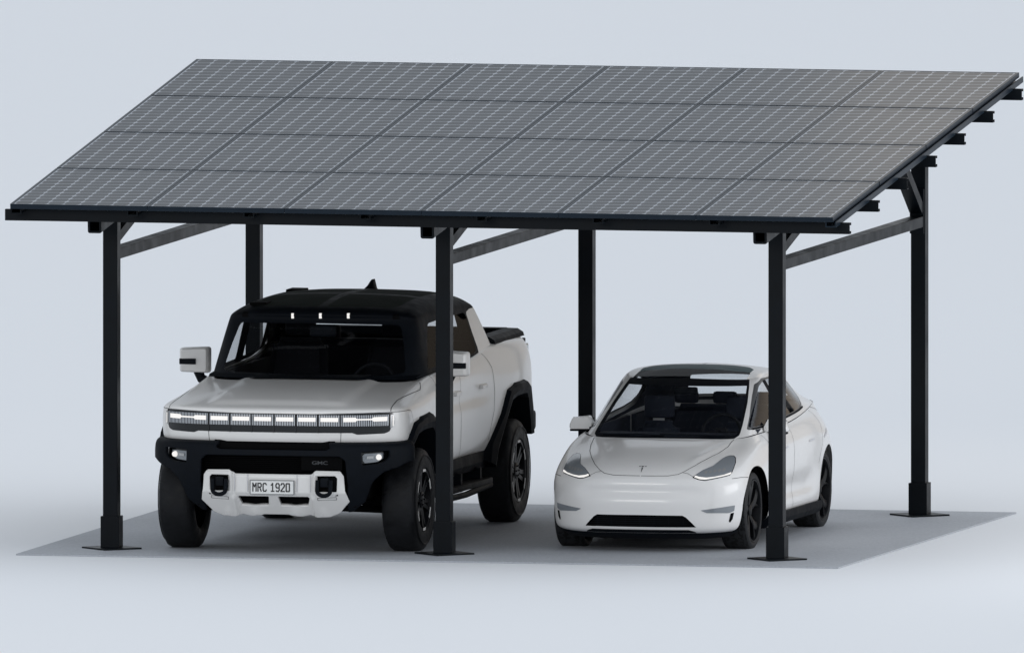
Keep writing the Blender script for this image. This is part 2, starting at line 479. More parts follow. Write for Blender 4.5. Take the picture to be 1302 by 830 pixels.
# ================================================================ wheels
def wheel(parent, r, w, cx, cy, side, kind):
    """outer face at cx, side=+1 faces +x"""
    e = empty('wheel', (cx, cy, r)); e.parent = parent
    s = side
    def X(p): return [(a*s, b_) for a, b_ in p]
    if kind == 'truck':
        rr = .252
        prof = [(-.02, rr), (-.004, rr+.012), (0, rr+.05), (.001, r-.085), (-.006, r-.05), (-.022, r-.018), (-.045, r-.004), (-.07, r),
                (-w+.07, r), (-w+.045, r-.004), (-w+.022, r-.018), (-w+.006, r-.05), (-w, r-.09), (-w, rr+.04), (-w+.02, rr)]
        t = MB().lathe(X(prof), 96)
        t.lathe(X([(-.0, r-.052), (.0055, r-.058), (.0055, r-.066), (-.0, r-.072)]), 96)
        # shallow shoulder sipes
        for i in range(30):
            a = i*2*PI/30+(.05 if i % 2 else 0)
            for x0, x1, da in ((-.035, -.075, .05), (-w+.035, -w+.075, -.05)):
                if (i*7) % 3 == 0: continue
                c0, s0, c1, s1 = math.cos(a), math.sin(a), math.cos(a+da), math.sin(a+da)
                R1 = r+.0022
                t.add([((x0)*s, R1*c0*.998, R1*s0*.998), (x1*s, R1*c1, R1*s1), (x1*s, R1*math.cos(a+da+.02), R1*math.sin(a+da+.02)), (x0*s, R1*math.cos(a+.02)*.998, R1*math.sin(a+.02)*.998)], [(0, 1, 2, 3)])
        t.obj('tyre', M['rubber'], e, True, 35)
        rim = MB().lathe(X([(-.02, rr), (-.012, rr), (-.012, rr-.018), (-.03, rr-.024), (-.11, rr-.03), (-.16, rr-.05), (-.17, .05), (-.17, .001)]), 64)
        rm = rim.obj('rim', M['rim'], e, True, 35)
        sp = MB()
        for i in range(6):
            a = i*PI/3+.26
            for da, ww in ((-.16, .017), (.16, .017)):
                m_ = Matrix.Rotation(a, 4, 'X')
                pts = [(-.035, .055+0*da), (-.03, .15), (-.022, rr-.012)]
                for (xa, ra), (xb, rb) in zip(pts, pts[1:]):
                    oa, ob = da*.12 if ra < .1 else da*ra*.9, da*rb*.95
                    v = []
                    for (xx, rad, off) in ((xa, ra, oa), (xb, rb, ob)):
                        for dx in (0, -.03):
                            for dt in (-ww, ww):
                                v.append((m_ @ Vector(((xx+dx)*s, off+dt, rad)))[:])
                    sp.add(v, [(0,1,3,2),(4,6,7,5),(0,4,5,1),(2,3,7,6),(0,2,6,4),(1,5,7,3)])
        sp.lathe(X([(-.06, .07), (-.028, .066), (-.022, .05), (-.022, .001)]), 24)
        for i in range(6):
            a = i*PI/3
            y_, z_ = .045*math.cos(a), .045*math.sin(a)
            sp.lathe(X([(-.022, .007), (-.012, .007), (-.012, .0005)]), 8, (0, y_, z_))
        sp.obj('spokes', M['rim'], e, True, 30)
        for i in range(6):
            a = i*PI/3+PI/2; ch = MB()
            ch.lathe(X([(-.0115, rr-.002), (-.008, rr-.004), (-.008, rr-.022), (-.0115, rr-.024)]), 8, a0=a-.20, a1=a+.20)
            ch.obj('rim_accent', M['rim_chip'], e)
    else:
        rr = .252
        prof = [(-.012, rr), (-.003, rr+.008), (0, rr+.022), (-.004, r-.018), (-.014, r-.005), (-.03, r-.001), (-.045, r),
                (-w+.045, r), (-w+.03, r-.001), (-w+.014, r-.005), (-w, r-.02), (-w, rr+.02), (-w+.02, rr)]
        t = MB().lathe(X(prof), 96)
        t.obj('tyre', M['tread'], e, True, 35)
        rim = MB().lathe(X([(-.012, rr), (-.004, rr), (-.004, rr-.008), (-.02, rr-.014), (-.10, rr-.02), (-.13, .06), (-.13, .001)]), 64)
        rim.obj('rim', M['rim'], e, True, 35)
        sp = MB()
        for i in range(5):
            a = i*2*PI/5+.35
            for tw, w0, w1 in ((.20, .022, .040), (-.10, .012, .010)):
                N = 7; V_ = []
                for k in range(N):
                    q = k/(N-1); rad = .035+(rr-.012-.035)*q; ang = a+tw*q*q*1.5+(.0 if tw > 0 else -.12*q)
                    xx = -.045+.022*math.sin(q*PI/2); hw = w0+(w1-w0)*q
                    er = Vector((0, math.cos(ang), math.sin(ang))); et = Vector((0, -math.sin(ang), math.cos(ang)))
                    for dx, dt in ((0, -hw), (.006, -hw*.2), (-.004, hw), (-.03, hw), (-.03, -hw)):
                        V_.append((er*rad+et*dt+Vector(((xx+dx)*s, 0, 0)))[:])
                f = [(k*5+i_, k*5+(i_+1) % 5, (k+1)*5+(i_+1) % 5, (k+1)*5+i_) for k in range(N-1) for i_ in range(5)]
                sp.add(V_, f)
        sp.lathe(X([(-.06, .05), (-.035, .048), (-.028, .036), (-.026, .001)]), 24)
        sp.obj('spokes', M['rim'], e, True, 40)
        if s > 0:
            MB().lathe(X([(-.115, .13), (-.065, .13), (-.065, .175), (-.115, .175)]), 12, a0=-.15, a1=.25, closed=True).obj('brake_caliper', M['red'], e)
        MB().lathe(X([(-.105, .17), (-.095, .17), (-.095, .05)]), 32).obj('brake_disc', M['badge_dark'], e)
    return e

# tread material for the car: swirling grooves
tm = mat('tyre tread rubber', (.013, .014, .016), .6, spec=.3)
nt = tm.node_tree; tc = nt.nodes.new('ShaderNodeTexCoord'); wv = nt.nodes.new('ShaderNodeTexWave')
wv.inputs['Scale'].default_value = 9; wv.inputs['Distortion'].default_value = 9; wv.inputs['Detail Scale'].default_value = 2.2
wv.bands_direction = 'DIAGONAL'
nt.links.new(tc.outputs['Object'], wv.inputs['Vector'])
bp = nt.nodes.new('ShaderNodeBump'); bp.inputs['Strength'].default_value = 1; bp.inputs['Distance'].default_value = .012
nt.links.new(wv.outputs['Fac'], bp.inputs['Height'])
# grooves only on the running surface, not the side wall
sxx = nt.nodes.new('ShaderNodeSeparateXYZ'); nt.links.new(tc.outputs['Object'], sxx.inputs[0])
cr = nt.nodes.new('ShaderNodeValToRGB'); cr.color_ramp.elements[0].position = .25; cr.color_ramp.elements[1].position = .45
cr.color_ramp.elements[0].color = (.002, .002, .002, 1); cr.color_ramp.elements[1].color = (.016, .017, .019, 1)
nt.links.new(wv.outputs['Fac'], cr.inputs[0])
ab = nt.nodes.new('ShaderNodeMath'); ab.operation = 'ABSOLUTE'; nt.links.new(sxx.outputs[0], ab.inputs[0])
gt = nt.nodes.new('ShaderNodeMath'); gt.operation = 'GREATER_THAN'; gt.inputs[1].default_value = .012; nt.links.new(ab.outputs[0], gt.inputs[0])
mx = nt.nodes.new('ShaderNodeMix'); mx.data_type = 'RGBA'; nt.links.new(gt.outputs[0], mx.inputs['Factor'])
mx.inputs['A'].default_value = (.013, .014, .016, 1); nt.links.new(cr.outputs[0], mx.inputs['B'])
nt.links.new(mx.outputs['Result'], nt.nodes['Principled BSDF'].inputs['Base Color'])
M['tread'] = tm

def seat(parent, x, y, z, w=.26, h=.62, head=True, name='seat', m=None):
    m = m or M['seat']
    b_ = MB()
    b_.box(x-w, x+w, y-.30, y+.24, z, z+.16, .05)
    bm = bmesh.new(); bmesh.ops.create_cube(bm, size=1)
    for p in bm.verts:
        k = .82 if p.co.z > 0 else 1
        p.co = Vector((x+p.co.x*2*w*k, y+.30+p.co.y*.15+(p.co.z+.5)*.12, z+.10+(p.co.z+.5)*h))
    bmesh.ops.bevel(bm, geom=bm.edges[:], offset=.055, segments=3, affect='EDGES'); b_.bm(bm)
    o = b_.obj(name, m, parent, True, 50)
    if head:
        MB().box(x-.125, x+.125, y+.385, y+.48, z+h+.12, z+h+.31, .04).obj('headrest', m, o, True, 50)
    return o

def steering(parent, x, y, z, r=.17):
    mb = MB(); n = 28; pts = []
    tilt = math.radians(25)
    for i in range(n+1):
        a = 2*PI*i/n
        pts.append((x+r*math.cos(a), y+r*math.sin(a)*math.sin(tilt), z+r*math.sin(a)*math.cos(tilt)))
    mb.tube(pts, .014, 8, False)
    mb.box(x-.05, x+.05, y-.02, y+.02, z-.05, z+.04, .01); mb.box(x-r, x+r, y-.008, y+.008, z-.015, z+.012)
    mb.tube([(x, y, z), (x, y-.3, z-.12)], .03)
    mb.obj('steering_wheel', M['cabin'], parent, True, 40)

def half(poly):   # complete half outline (u>=0) to a symmetric polygon
    return poly+[(-a, b_) for a, b_ in poly[::-1] if a > 1e-6]

# ================================================================ pickup truck
TO = (-1.306, .347, 0)
tk = empty('pickup_truck', TO, 'tall white pickup truck with full-width light bar, black roof and chunky tyres', 'pickup truck')
plan = [(0,-.83),(.35,-.82),(.68,-.768),(.90,-.640),(1.008,-.46),(1.012,-.18),(1.008,.35),(.975,.95),(.965,1.7),(.97,2.4),(1.025,3.0),(1.045,3.5),(1.02,3.95),(.93,4.22),(.5,4.30),(0,4.31)]
def rowp(z, inset=0): 
    out = []
    for (u, y), zz in zip(plan, z):
        k = 1-inset/1.0
        yy = 1.7+(y-1.7)*(1-inset/2.5)
        out.append((u*k, yy, zz))
    return out
R0 = rowp([.915]*3+[.91,.90,.85,.72,.63,.63,.63,.63,.66,.70,.75,.75,.75], .025)
R1 = rowp([.95]*3+[.95,.94,.90,.80,.70,.70,.70,.72,.74,.78,.80,.80,.80], .006)
R2 = rowp([1.0]*3+[1.0,1.0,.98,.92,.84,.83,.83,.86,.9,.9,.9,.9,.9])
R3 = rowp([1.09]*5+[1.08,1.06,1.02,1.01,1.01,1.05,1.1,1.1,1.1,1.1,1.1], -.002)
R4 = rowp([1.165]*5+[1.165,1.175,1.19,1.20,1.205,1.24,1.26,1.26,1.25,1.25,1.25], .004)
R5 = [(0,-.80,1.20),(.35,-.79,1.20),(.675,-.745,1.20),(.88,-.62,1.20),(.978,-.44,1.20),(.985,-.17,1.21),(.978,.35,1.235),(.955,.95,1.275),(.95,1.7,1.29),(.955,2.4,1.31),(1.0,3.0,1.36),(1.02,3.5,1.375),(.995,3.95,1.375),(.905,4.18,1.36),(.5,4.26,1.36),(0,4.27,1.36)]
R6 = [(0,-.64,1.232),(.33,-.63,1.232),(.64,-.59,1.232),(.82,-.50,1.23),(.905,-.36,1.235),(.925,-.1,1.25),(.93,.38,1.285),(.93,.95,1.335),(.925,1.7,1.35),(.93,2.4,1.37),(.965,3.0,1.44),(.98,3.5,1.45),(.955,3.95,1.45),(.87,4.13,1.44),(.48,4.22,1.44),(0,4.23,1.44)]
R7 = [(0,-.2,1.295),(.3,-.2,1.295),(.58,-.18,1.29),(.74,-.12,1.28),(.82,0,1.285),(.855,.15,1.295),(.88,.5,1.325),(.90,.95,1.365),(.90,1.7,1.382),(.905,2.4,1.40),(.925,3.0,1.475),(.935,3.5,1.478),(.91,3.95,1.475),(.83,4.08,1.47),(.44,4.18,1.47),(0,4.19,1.47)]
R8 = [(0,.37,1.338),(.28,.38,1.338),(.54,.42,1.335),(.70,.48,1.333),(.79,.54,1.335),(.83,.62,1.34),(.855,.72,1.35),(.875,.95,1.365),(.875,1.7,1.385),(.88,2.4,1.40),(.88,3.0,1.475),(.88,3.5,1.478),(.87,3.95,1.475),(.79,4.03,1.47),(.4,4.12,1.47),(0,4.13,1.47)]
V, F = surf([R0,R1,R2,R3,R4,R5,R6,R7,R8], 10, 8)
# raised middle of the bonnet and flank sculpting
u, y, z = np.abs(V[:,0]), V[:,1], V[:,2]
sm = lambda a, b_, t: np.clip((t-a)/(b_-a), 0, 1)**2*(3-2*np.clip((t-a)/(b_-a), 0, 1))
V[:,2] += .022*(1-sm(.50, .60, u))*sm(-.74, -.62, y)*(1-sm(.5, .8, y))*(z > 1.15)
V[:,0] *= 1-.020*sm(.8, 1.1, y)*(1-sm(2.3, 2.9, y))*np.exp(-((z-1.10)/.07)**2)
V[:,0] *= 1+.012*np.exp(-((y-3.4)/.5)**2)*np.exp(-((z-1.20)/.10)**2)
tb = bvh_of((V, F))
arch_f = [(-.47,.55),(-.47,.86),(-.30,.93),(-.16,1.0),(.30,1.01),(.42,.985),(.60,.80),(.74,.60),(.74,.3),(-.47,.3)]
arch_r = [(2.62,.3),(2.62,.60),(2.98,.86),(3.12,1.02),(3.24,1.06),(3.66,1.06),(3.80,1.0),(3.95,.80),(3.95,.3)]
def side_val(poly, V, umin=.55):
    v = sdf(poly, V[:,1], V[:,2]); return np.where(np.abs(V[:,0]) > umin, v, 1)
_, (V, F) = split(V, F, side_val(arch_f, V))
_, (V, F) = split(V, F, side_val(arch_r, V))
# slot in the lower lip
slot = half([(0,.885),(.47,.885),(.485,.90),(.47,.93),(0,.93)])
_, (V, F) = split(V, F, np.where(V[:,1] < -.5, sdf(slot, V[:,0], V[:,2]), 1))
mesh('body', V, F, M['paint_truck'], tk, True)

# cab
base = [(0,.40,1.335),(.4,.43,1.335),(.70,.55,1.345),(.85,.70,1.355),(.885,.95,1.365),(.893,1.6,1.38),(.90,2.3,1.40),(.91,2.8,1.45),(.905,3.02,1.475),(.6,3.08,1.475),(0,3.08,1.475)]
c1 = [(0,.60,1.56),(.39,.62,1.56),(.66,.71,1.565),(.81,.82,1.575),(.838,1.02,1.58),(.848,1.6,1.58),(.852,2.3,1.59),(.855,2.78,1.61),(.85,2.97,1.62),(.58,3.03,1.62),(0,3.03,1.62)]
c2 = [(0,.80,1.79),(.38,.81,1.79),(.63,.86,1.79),(.77,.93,1.785),(.79,1.1,1.785),(.80,1.6,1.79),(.80,2.3,1.785),(.80,2.72,1.775),(.795,2.90,1.77),(.56,2.97,1.77),(0,2.97,1.77)]
c3 = [(0,.79,1.835),(.37,.80,1.835),(.61,.85,1.835),(.74,.93,1.83),(.765,1.1,1.84),(.77,1.6,1.845),(.77,2.3,1.835),(.77,2.70,1.82),(.76,2.86,1.81),(.55,2.94,1.82),(0,2.94,1.82)]
c4 = [(0,.87,1.895),(.36,.88,1.893),(.57,.92,1.885),(.67,1.0,1.875),(.695,1.15,1.885),(.70,1.6,1.897),(.70,2.3,1.892),(.69,2.66,1.875),(.67,2.82,1.862),(.5,2.90,1.875),(0,2.90,1.885)]
c5 = [(0,1.15,1.925),(.3,1.15,1.923),(.46,1.18,1.918),(.53,1.25,1.917),(.55,1.37,1.926),(.55,1.7,1.938),(.55,2.2,1.935),(.53,2.5,1.922),(.5,2.65,1.915),(.38,2.7,1.92),(0,2.7,1.925)]
c6 = [(0,1.4,1.943),(.1,1.4,1.943),(.2,1.42,1.943),(.22,1.5,1.945),(.22,1.6,1.948),(.22,1.8,1.95),(.22,2.1,1.948),(.22,2.3,1.944),(.2,2.42,1.94),(.1,2.45,1.94),(0,2.45,1.94)]
c7 = [(0,1.5,1.947),(0.001,1.5,1.947),(.002,1.55,1.948),(.003,1.6,1.95),(.003,1.7,1.951),(.003,1.8,1.952),(.003,2.0,1.95),(.003,2.15,1.948),(.002,2.25,1.945),(.001,2.3,1.944),(0,2.3,1.944)]
V, F = surf([base,c1,c2,c3,c4,c5,c6,c7], 14, 8)
cabb = bvh_of((V, F))
ws = half([(0,1.372),(.60,1.378),(.745,1.40),(.752,1.43),(.715,1.60),(.672,1.745),(.655,1.772),(0,1.778)])
(wv_, wf_), (V, F) = split(V, F, np.where((V[:,1] < 1.02), sdf(ws, V[:,0], V[:,2]), 1))
mesh('windscreen', wv_, wf_, M['glass_screen'], tk)
swf = [(.93,1.41),(1.06,1.58),(1.20,1.735),(1.26,1.76),(1.62,1.765),(1.62,1.42)]
swr = [(1.90,1.425),(1.90,1.765),(2.50,1.76),(2.545,1.74),(2.565,1.60),(2.59,1.475),(2.56,1.445),(2.48,1.43)]
for pl in (swf, swr):
    (a, fa), (V, F) = split(V, F, side_val(pl, V, .6))
    for s_ in (-1, 1):
        (p_, q_), _ = split(a, fa, -s_*a[:,0])
        mesh('side_window', p_, q_, M['glass_truck'], tk)
rw = half([(0,1.52),(.60,1.52),(.64,1.56),(.61,1.745),(0,1.75)])
(a, fa), (V, F) = split(V, F, np.where(V[:,1] > 2.9, sdf(rw, V[:,0], V[:,2]), 1))
mesh('rear_window', a, fa, M['glass_clear'], tk)
wp = [(2.60,1.35),(2.635,1.47),(2.605,1.60),(2.585,1.755),(2.72,1.775),(3.2,1.785),(3.2,1.35)]
(a, fa), (V, F) = split(V, F, side_val(wp, V, .70))
for s_ in (-1, 1):
    (p_, q_), _ = split(a, fa, -s_*a[:,0]); mesh('cab_pillar', p_, q_, M['paint_truck'], tk)
    mesh('pillar_lining', p_*np.array([.955, .995, 1])-np.array([0, .02, .005]), q_, M['void'], tk)
(a, fa), (V, F) = split(V, F, 1.80-V[:,2])
# roof: glass panes between black bars
roofV, roofF = a, fa
x_, y_ = roofV[:,0], roofV[:,1]
pane = np.full(len(roofV), 1.0)
for s_ in (-1, 1):
    for pp in ([(.035,.93),(.56,.99),(.60,1.2),(.60,1.72),(.035,1.76)], [(.035,1.86),(.60,1.82),(.60,2.6),(.5,2.75),(.035,2.78)]):
        q = [(s_*a_, b_) for a_, b_ in pp]
        pane = np.minimum(pane, sdf(q, x_, y_))
pane = np.where(roofV[:,2] > 1.86, pane, 1)
(pa, pf), (ra, rf) = split(roofV, roofF, pane)
mesh('roof_pane', pa, pf, M['roof_glass'], tk)
mesh('roof', ra, rf, M['trim'], tk)
mesh('cab_frame', V, F, M['trim'], tk)
# cowl
cw = MB(); N = 24; rows = []
cv = []
for i in range(N+1):
    u_ = -.86+1.72*i/N; k = abs(u_)/.86
    ye = .35+.33*k**2.2; yb = .50+.30*k**2
    front = (.285 if abs(u_) < .47 else .40)+.30*max(0, k-.5)
    cv += [(u_, front, 1.352+.014*(abs(u_) < .5)), (u_, front+.03, 1.372), (u_, yb, 1.385), (u_, yb+.15, 1.36)]
cf = [(i*4+j, i*4+j+1, (i+1)*4+j+1, (i+1)*4+j) for i in range(N) for j in range(3)]
cw.add(cv, cf); cw.obj('cowl', M['trim'], tk, True, 40)
# front marker lamps under roof lip
for px in (372, 407.3, 442.8):
    h = pxhit(cabb, TO, [(px, 401.5)])[0]
    MB().box(h.x-.010, h.x+.010, h.y-.006, h.y+.02, h.z-.021, h.z+.021, .002).obj('marker_lamp', M['lamp'], tk)
for s_ in (-1, 1):
    v, f = patch(cabb, 'y', [(s_*.60,1.815),(s_*.66,1.815),(s_*.645,1.855),(s_*.60,1.855)], .003)
    mesh('roof_lamp_lens', v, f, M['void'], tk)
    # little roof fin rail ends
for yy in (1.15, 2.45):
    rr_ = cabb.ray_cast(Vector((-.56, yy, 4)), Vector((0, 0, -1)))[0]
    MB().box(rr_.x-.07, rr_.x+.07, rr_.y-.12, rr_.y+.10, rr_.z-.01, rr_.z+.016, .008).obj('roof_mount', M['void'], tk)
# shark fin antenna
h = cabb.ray_cast(Vector((0, 2.72, 4)), Vector((0, 0, -1)))[0]
an = MB()
prof = [(-.12,0,.050),(-.07,.040,.040),(-.01,.070,.030),(.03,.082,.024),(.055,.077,.020),(.085,0,.035)]
ring = []
v = []
for yy, zz, ww in prof: v += [(-ww-.012, h.y+yy, h.z-.01), (-ww*.5, h.y+yy, h.z+zz*.93), (ww*.5, h.y+yy, h.z+zz), (ww+.012, h.y+yy, h.z-.01)]
an.add(v, [(i*4+j, i*4+j+1, (i+1)*4+j+1, (i+1)*4+j) for i in range(5) for j in range(3)]+[(0,1,2,3),(20,23,22,21)])
an.obj('antenna', M['trim'], tk, True, 60)

# bumper
bp_plan = [(0,-.875),(.35,-.87),(.62,-.845),(.82,-.765),(.97,-.635),(1.045,-.50),(1.06,-.43),(1.055,-.40)]
def brow(z, ins): return [(u_*(1-ins*.6), y_+ins, zz) for (u_, y_), zz in zip(bp_plan, [z]*8)]
BR = [brow(.36,.16), brow(.44,.10), brow(.55,.045), brow(.66,.012), brow(.76,0), brow(.84,0), brow(.895,.012), brow(.915,.05), brow(.92,.12)]
bV, bF = surf(BR, 10, 6)
bb = bvh_of((bV, bF))
bpoly = half([(0,.97),(1.2,.97),(1.2,.775),(1.04,.765),(.98,.73),(.88,.695),(.80,.62),(.73,.46),(.62,.37),(0,.37)])
(bV, bF), _ = split(bV, bF, sdf(bpoly, bV[:,0], bV[:,2]))
_, (bV, bF) = split(bV, bF, sdf(half([(0,.868),(.45,.868),(.475,.885),(.455,.925),(0,.925)]), bV[:,0], bV[:,2]))
hole = half([(0,.822),(.555,.822),(.598,.785),(.61,.60),(.58,.30),(0,.30)])
_, (bV, bF) = split(bV, bF, sdf(hole, bV[:,0], bV[:,2]))
fogp = [(.72,.858),(.925,.865),(.925,.81),(.895,.780),(.85,.760),(.725,.748)]
for pl in (fogp, mirror_poly(fogp)):
    _, (bV, bF) = split(bV, bF, sdf(pl, bV[:,0], bV[:,2]))
bo = mesh('front_bumper', bV, bF, M['trim'], tk, True)
md = bo.modifiers.new('t', 'SOLIDIFY'); md.thickness = .03; md.offset = 0
# grille insert
gi = MB(); gi.box(-.66, .66, -.72, -.70, .40, .86)
for i in range(9):
    gi.box(-.60, .60, -.745, -.72, .68+i*.016, .687+i*.016)
gi.obj('grille', M['void'], tk)
MB().box(-.50, .50, -.80, -.70, .87, .94).obj('grille_slot', M['void'], tk)
# badge on the dark panel
MB().box(.22, .56, -.80, -.745, .70, .815).obj('badge_panel', M['void'], tk)
text('badge', 'GMC', .040, M['badge_dark'], tk, (.375, -.803, .762), (PI/2, 0, .02), .002, 1.5, 1.0)
# fog lamps
for s_ in (-1, 1):
    e = MB(); P_ = [(s_*a_, b_) for a_, b_ in [(.70,.875),(.95,.88),(.95,.77),(.88,.735),(.70,.73)]]
    v, f = patch(bb, 'y', P_, -.045, .02)
    fo = mesh('fog_lamp', v, f, M['gloss_black'], tk)
    v, f = patch(bb, 'y', [(s_*a_, b_) for a_, b_ in [(.735,.843),(.895,.848),(.895,.80),(.85,.772),(.74,.762)]], -.030, .02)
    mesh('lamp_housing', v, f, M['lens'], fo)
    c = proj(bb, 'y', s_*.86, .812, -.02)
    nrm = Vector((s_*.45, -1, 0)).normalized()
    mm = Matrix.Translation(c) @ nrm.to_track_quat('Z', 'Y').to_matrix().to_4x4()
    bm = bmesh.new(); bmesh.ops.create_cone(bm, cap_ends=True, segments=24, radius1=.024, radius2=.021, depth=.02)
    MB().bm(bm, mm).obj('lamp_disc', M['lamp'], fo)
    v, f = patch(bb, 'y', [(s_*a_, b_) for a_, b_ in [(.765,.822),(.825,.824),(.825,.800),(.765,.798)]], -.022, .02)
    mesh('lamp_bar', v, f, M['lens_bright'], fo)

# skid plate: relief over (u,z)
def skid_y(u_, z_):
    a = np.abs(u_)
    yb = -.885+.10*(a/.62)**3
    yb = yb+np.where(z_ < .52, (.52-z_)*.85, 0)
    top_ = np.where(a < .335, .655, .684); yb = yb+np.where(z_ > top_, (z_-top_)*.9, 0)
    tower = sm(.325, .355, a)*sm(.46, .52, z_)
    yb = yb-.030*tower
    yb = yb+.025*sm(.50,.53,z_)*(1-sm(.29,.31,a))*0
    # lower ribs
    rib = np.exp(-((a-.17)/.05)**2)+np.exp(-((a-.40)/.03)**2)*.6
    yb = yb-.022*rib*np.clip((.41-z_)/.06, 0, 1)
    yb = yb-.035*sm(.30,.33,a)*(1-sm(.46,.52,z_))
    return yb
res = .008
us = np.arange(-.66, .6601, res); zs = np.arange(.30, .7201, res)
gV = np.array([(a_, 0, b_) for b_ in zs for a_ in us]); nu_ = len(us)
gF = [(j*nu_+i, j*nu_+i+1, (j+1)*nu_+i+1, (j+1)*nu_+i) for j in range(len(zs)-1) for i in range(nu_-1)]
skp = half([(0,.335),(.10,.335),(.14,.325),(.22,.322),(.28,.335),(.34,.315),(.44,.318),(.52,.35),(.615,.45),(.59,.54),(.582,.66),(.552,.70),(.36,.705),(.315,.672),(0,.672)])
(gV, gF), _ = split(gV, gF, sdf(skp, gV[:,0], gV[:,2]))
hk = [(.345,.645),(.360,.662),(.515,.662),(.532,.642),(.528,.532),(.345,.532)]
vt = [(.035,.490),(.285,.490),(.300,.478),(.275,.408),(.05,.408)]
for pl in (hk, vt):
    for q in (pl, mirror_poly(pl)):
        _, (gV, gF) = split(gV, gF, sdf(q, gV[:,0], gV[:,2]))
gV[:,1] = skid_y(gV[:,0], gV[:,2])
sk = mesh('skid_plate', gV, gF, M['paint_truck'], tk, True, 32)
md = sk.modifiers.new('t', 'SOLIDIFY'); md.thickness = .034; md.offset = -1
# make the shell grow backwards
bm = bmesh.new(); bm.from_mesh(sk.data)
if sum(f.normal.y for f in bm.faces) > 0:
    bmesh.ops.reverse_faces(bm, faces=bm.faces)
bm.to_mesh(sk.data); bm.free()
for s_ in (-1, 1):
    skm = MB(); rp_ = [(s_*.37,.462),(s_*.52,.468),(s_*.52,.488),(s_*.37,.482),(s_*.37,.462)]
    pt_ = [Vector((a_, float(skid_y(np.array(a_), np.array(b_)))-.002, b_)) for a_, b_ in rp_]
    for A, B in zip(pt_, pt_[1:]): skm.tube([A.lerp(B, k_/8) for k_ in range(9)], .0018, 4)
    skm.obj('skid_plate_groove', M['seam'], sk)
    for xx in (.315, .205):
        MB().box(s_*xx-.002, s_*xx+.002, -.893, -.88, .53, .67).obj('skid_plate_joint', M['handle'], sk)
# tow hooks
for s_ in (-1, 1):
    cx = s_*.435
    t = MB(); pts = []
    for i in range(13):
        a = PI+PI*i/12
        pts.append((cx+.055*math.cos(a), -.925, .545+.040*math.sin(a)))
    pts = [(cx-.055, -.91, .63)]+pts+[(cx+.055, -.91, .63)]
    t.tube(pts, .017, 8); t.box(cx-.032, cx+.032, -.915, -.83, .575, .645, .006)
    t.obj('tow_hook', M['trim'], tk, True, 40)
    MB().box(cx-.10, cx+.10, -.845, -.80, .50, .69).obj('hook_recess', M['void'], tk)
MB().box(-.33, .33, -.70, -.62, .38, .52).obj('vent_recess', M['void'], tk)
# plate
pl = MB().box(-.179, .179, -.902, -.893, .512, .620, .002).obj('licence_plate', M['plate'], tk)
fr = MB()
for x0, x1, z0, z1 in ((-.184,.184,.507,.512),(-.184,.184,.620,.625),(-.184,-.179,.512,.620),(.179,.184,.512,.620)):
    fr.box(x0, x1, -.905, -.893, z0, z1)
fr.obj('plate_frame', M['badge'], pl)
GL = {'M': [[(0,0),(0,1.5),(.5,.85),(1,1.5),(1,0)]], 'R': [[(0,0),(0,1.5),(.75,1.5),(1,1.3),(1,.95),(.75,.78),(0,.78)],[(.5,.78),(1,0)]],
      'C': [[(1,1.25),(.78,1.5),(.22,1.5),(0,1.25),(0,.25),(.22,0),(.78,0),(1,.25)]], '1': [[(.15,1.2),(.55,1.5),(.55,0)],[(.15,0),(.95,0)]],
      '9': [[(.1,.12),(.3,0),(.75,0),(1,.25),(1,1.25),(.78,1.5),(.22,1.5),(0,1.25),(0,.9),(.22,.68),(.95,.68)]],
      '2': [[(0,1.25),(.22,1.5),(.78,1.5),(1,1.25),(1,.95),(0,.12),(0,0),(1,0)]], '0': [[(.12,0),(.88,0),(1,.14),(1,1.36),(.88,1.5),(.12,1.5),(0,1.36),(0,.14),(.12,0)]]}
tx = MB(); cxp = -.158; kk = 0
for ch_ in 'MRC 1920':
    if ch_ == ' ': tx.obj('plate_text', M['ink'], pl); tx = MB(); cxp += .022; continue
    for st_ in GL[ch_]:
        for (a, b2), (c_, d_) in zip(st_, st_[1:]):
            A = Vector((a*.0265, b2*.042)); B = Vector((c_*.0265, d_*.042)); d = (B-A).normalized(); n_ = Vector((-d.y, d.x))*.0050; e_ = d*.0045
            q = [A-e_-n_, B+e_-n_, B+e_+n_, A-e_+n_]; kk += 1
            yf = -.9034-.00003*kk
            v_ = [(cxp+p.x, yf, .535+p.y) for p in q]+[(cxp+p.x, -.9025, .535+p.y) for p in q]
            tx.add(v_, [(0,1,2,3),(0,4,5,1),(1,5,6,2),(2,6,7,3),(3,7,4,0)])
    cxp += .0425
tx.obj('plate_text', M['ink'], pl)

# light bar
pts = [(348.7,525.8),(400,526.3),(450,525.3),(485,524),(503.4,523.4),(503.3,537.5),(498.5,548),(492,550.6),(456,552.4),(450,550.3),(430,550.3),(400,550.2),(348.7,549.4)]
H = [(max(0, p.x)*.982, p.z) for p in pxhit(tb, TO, pts)]
zt = np.mean([q[1] for q in H[:4]])
H[0] = (0, H[1][1]); H[-1] = (0, H[-2][1])
bar = H[::-1]; barfull = [(a_, b_) for a_, b_ in H]+[(-a_, b_) for a_, b_ in H[::-1] if a_ > .001]
v, f = patch(tb, 'y', barfull, .002, .012)
lb = mesh('light_bar', v, f, M['gloss_black'], tk)
ZT = H[1][1]; ZB = H[-2][1]
fins = MB(); x = -.910
def fq(x0, x1, z0, z1, off, mb):
    zz = [z0, z1]; q = [proj(tb, 'y', a_, c_, off) for a_, c_ in ((x0, z0), (x1, z0), (x1, z1), (x0, z1))]
    if None in q: return
    mb.add(q, [(0,1,2,3)])
while x < .905:
    fq(x, x+.0065, ZT-.096, ZT-.008, .006, fins); x += .0138
fins.obj('lamp_fins', M['fin'], lb)
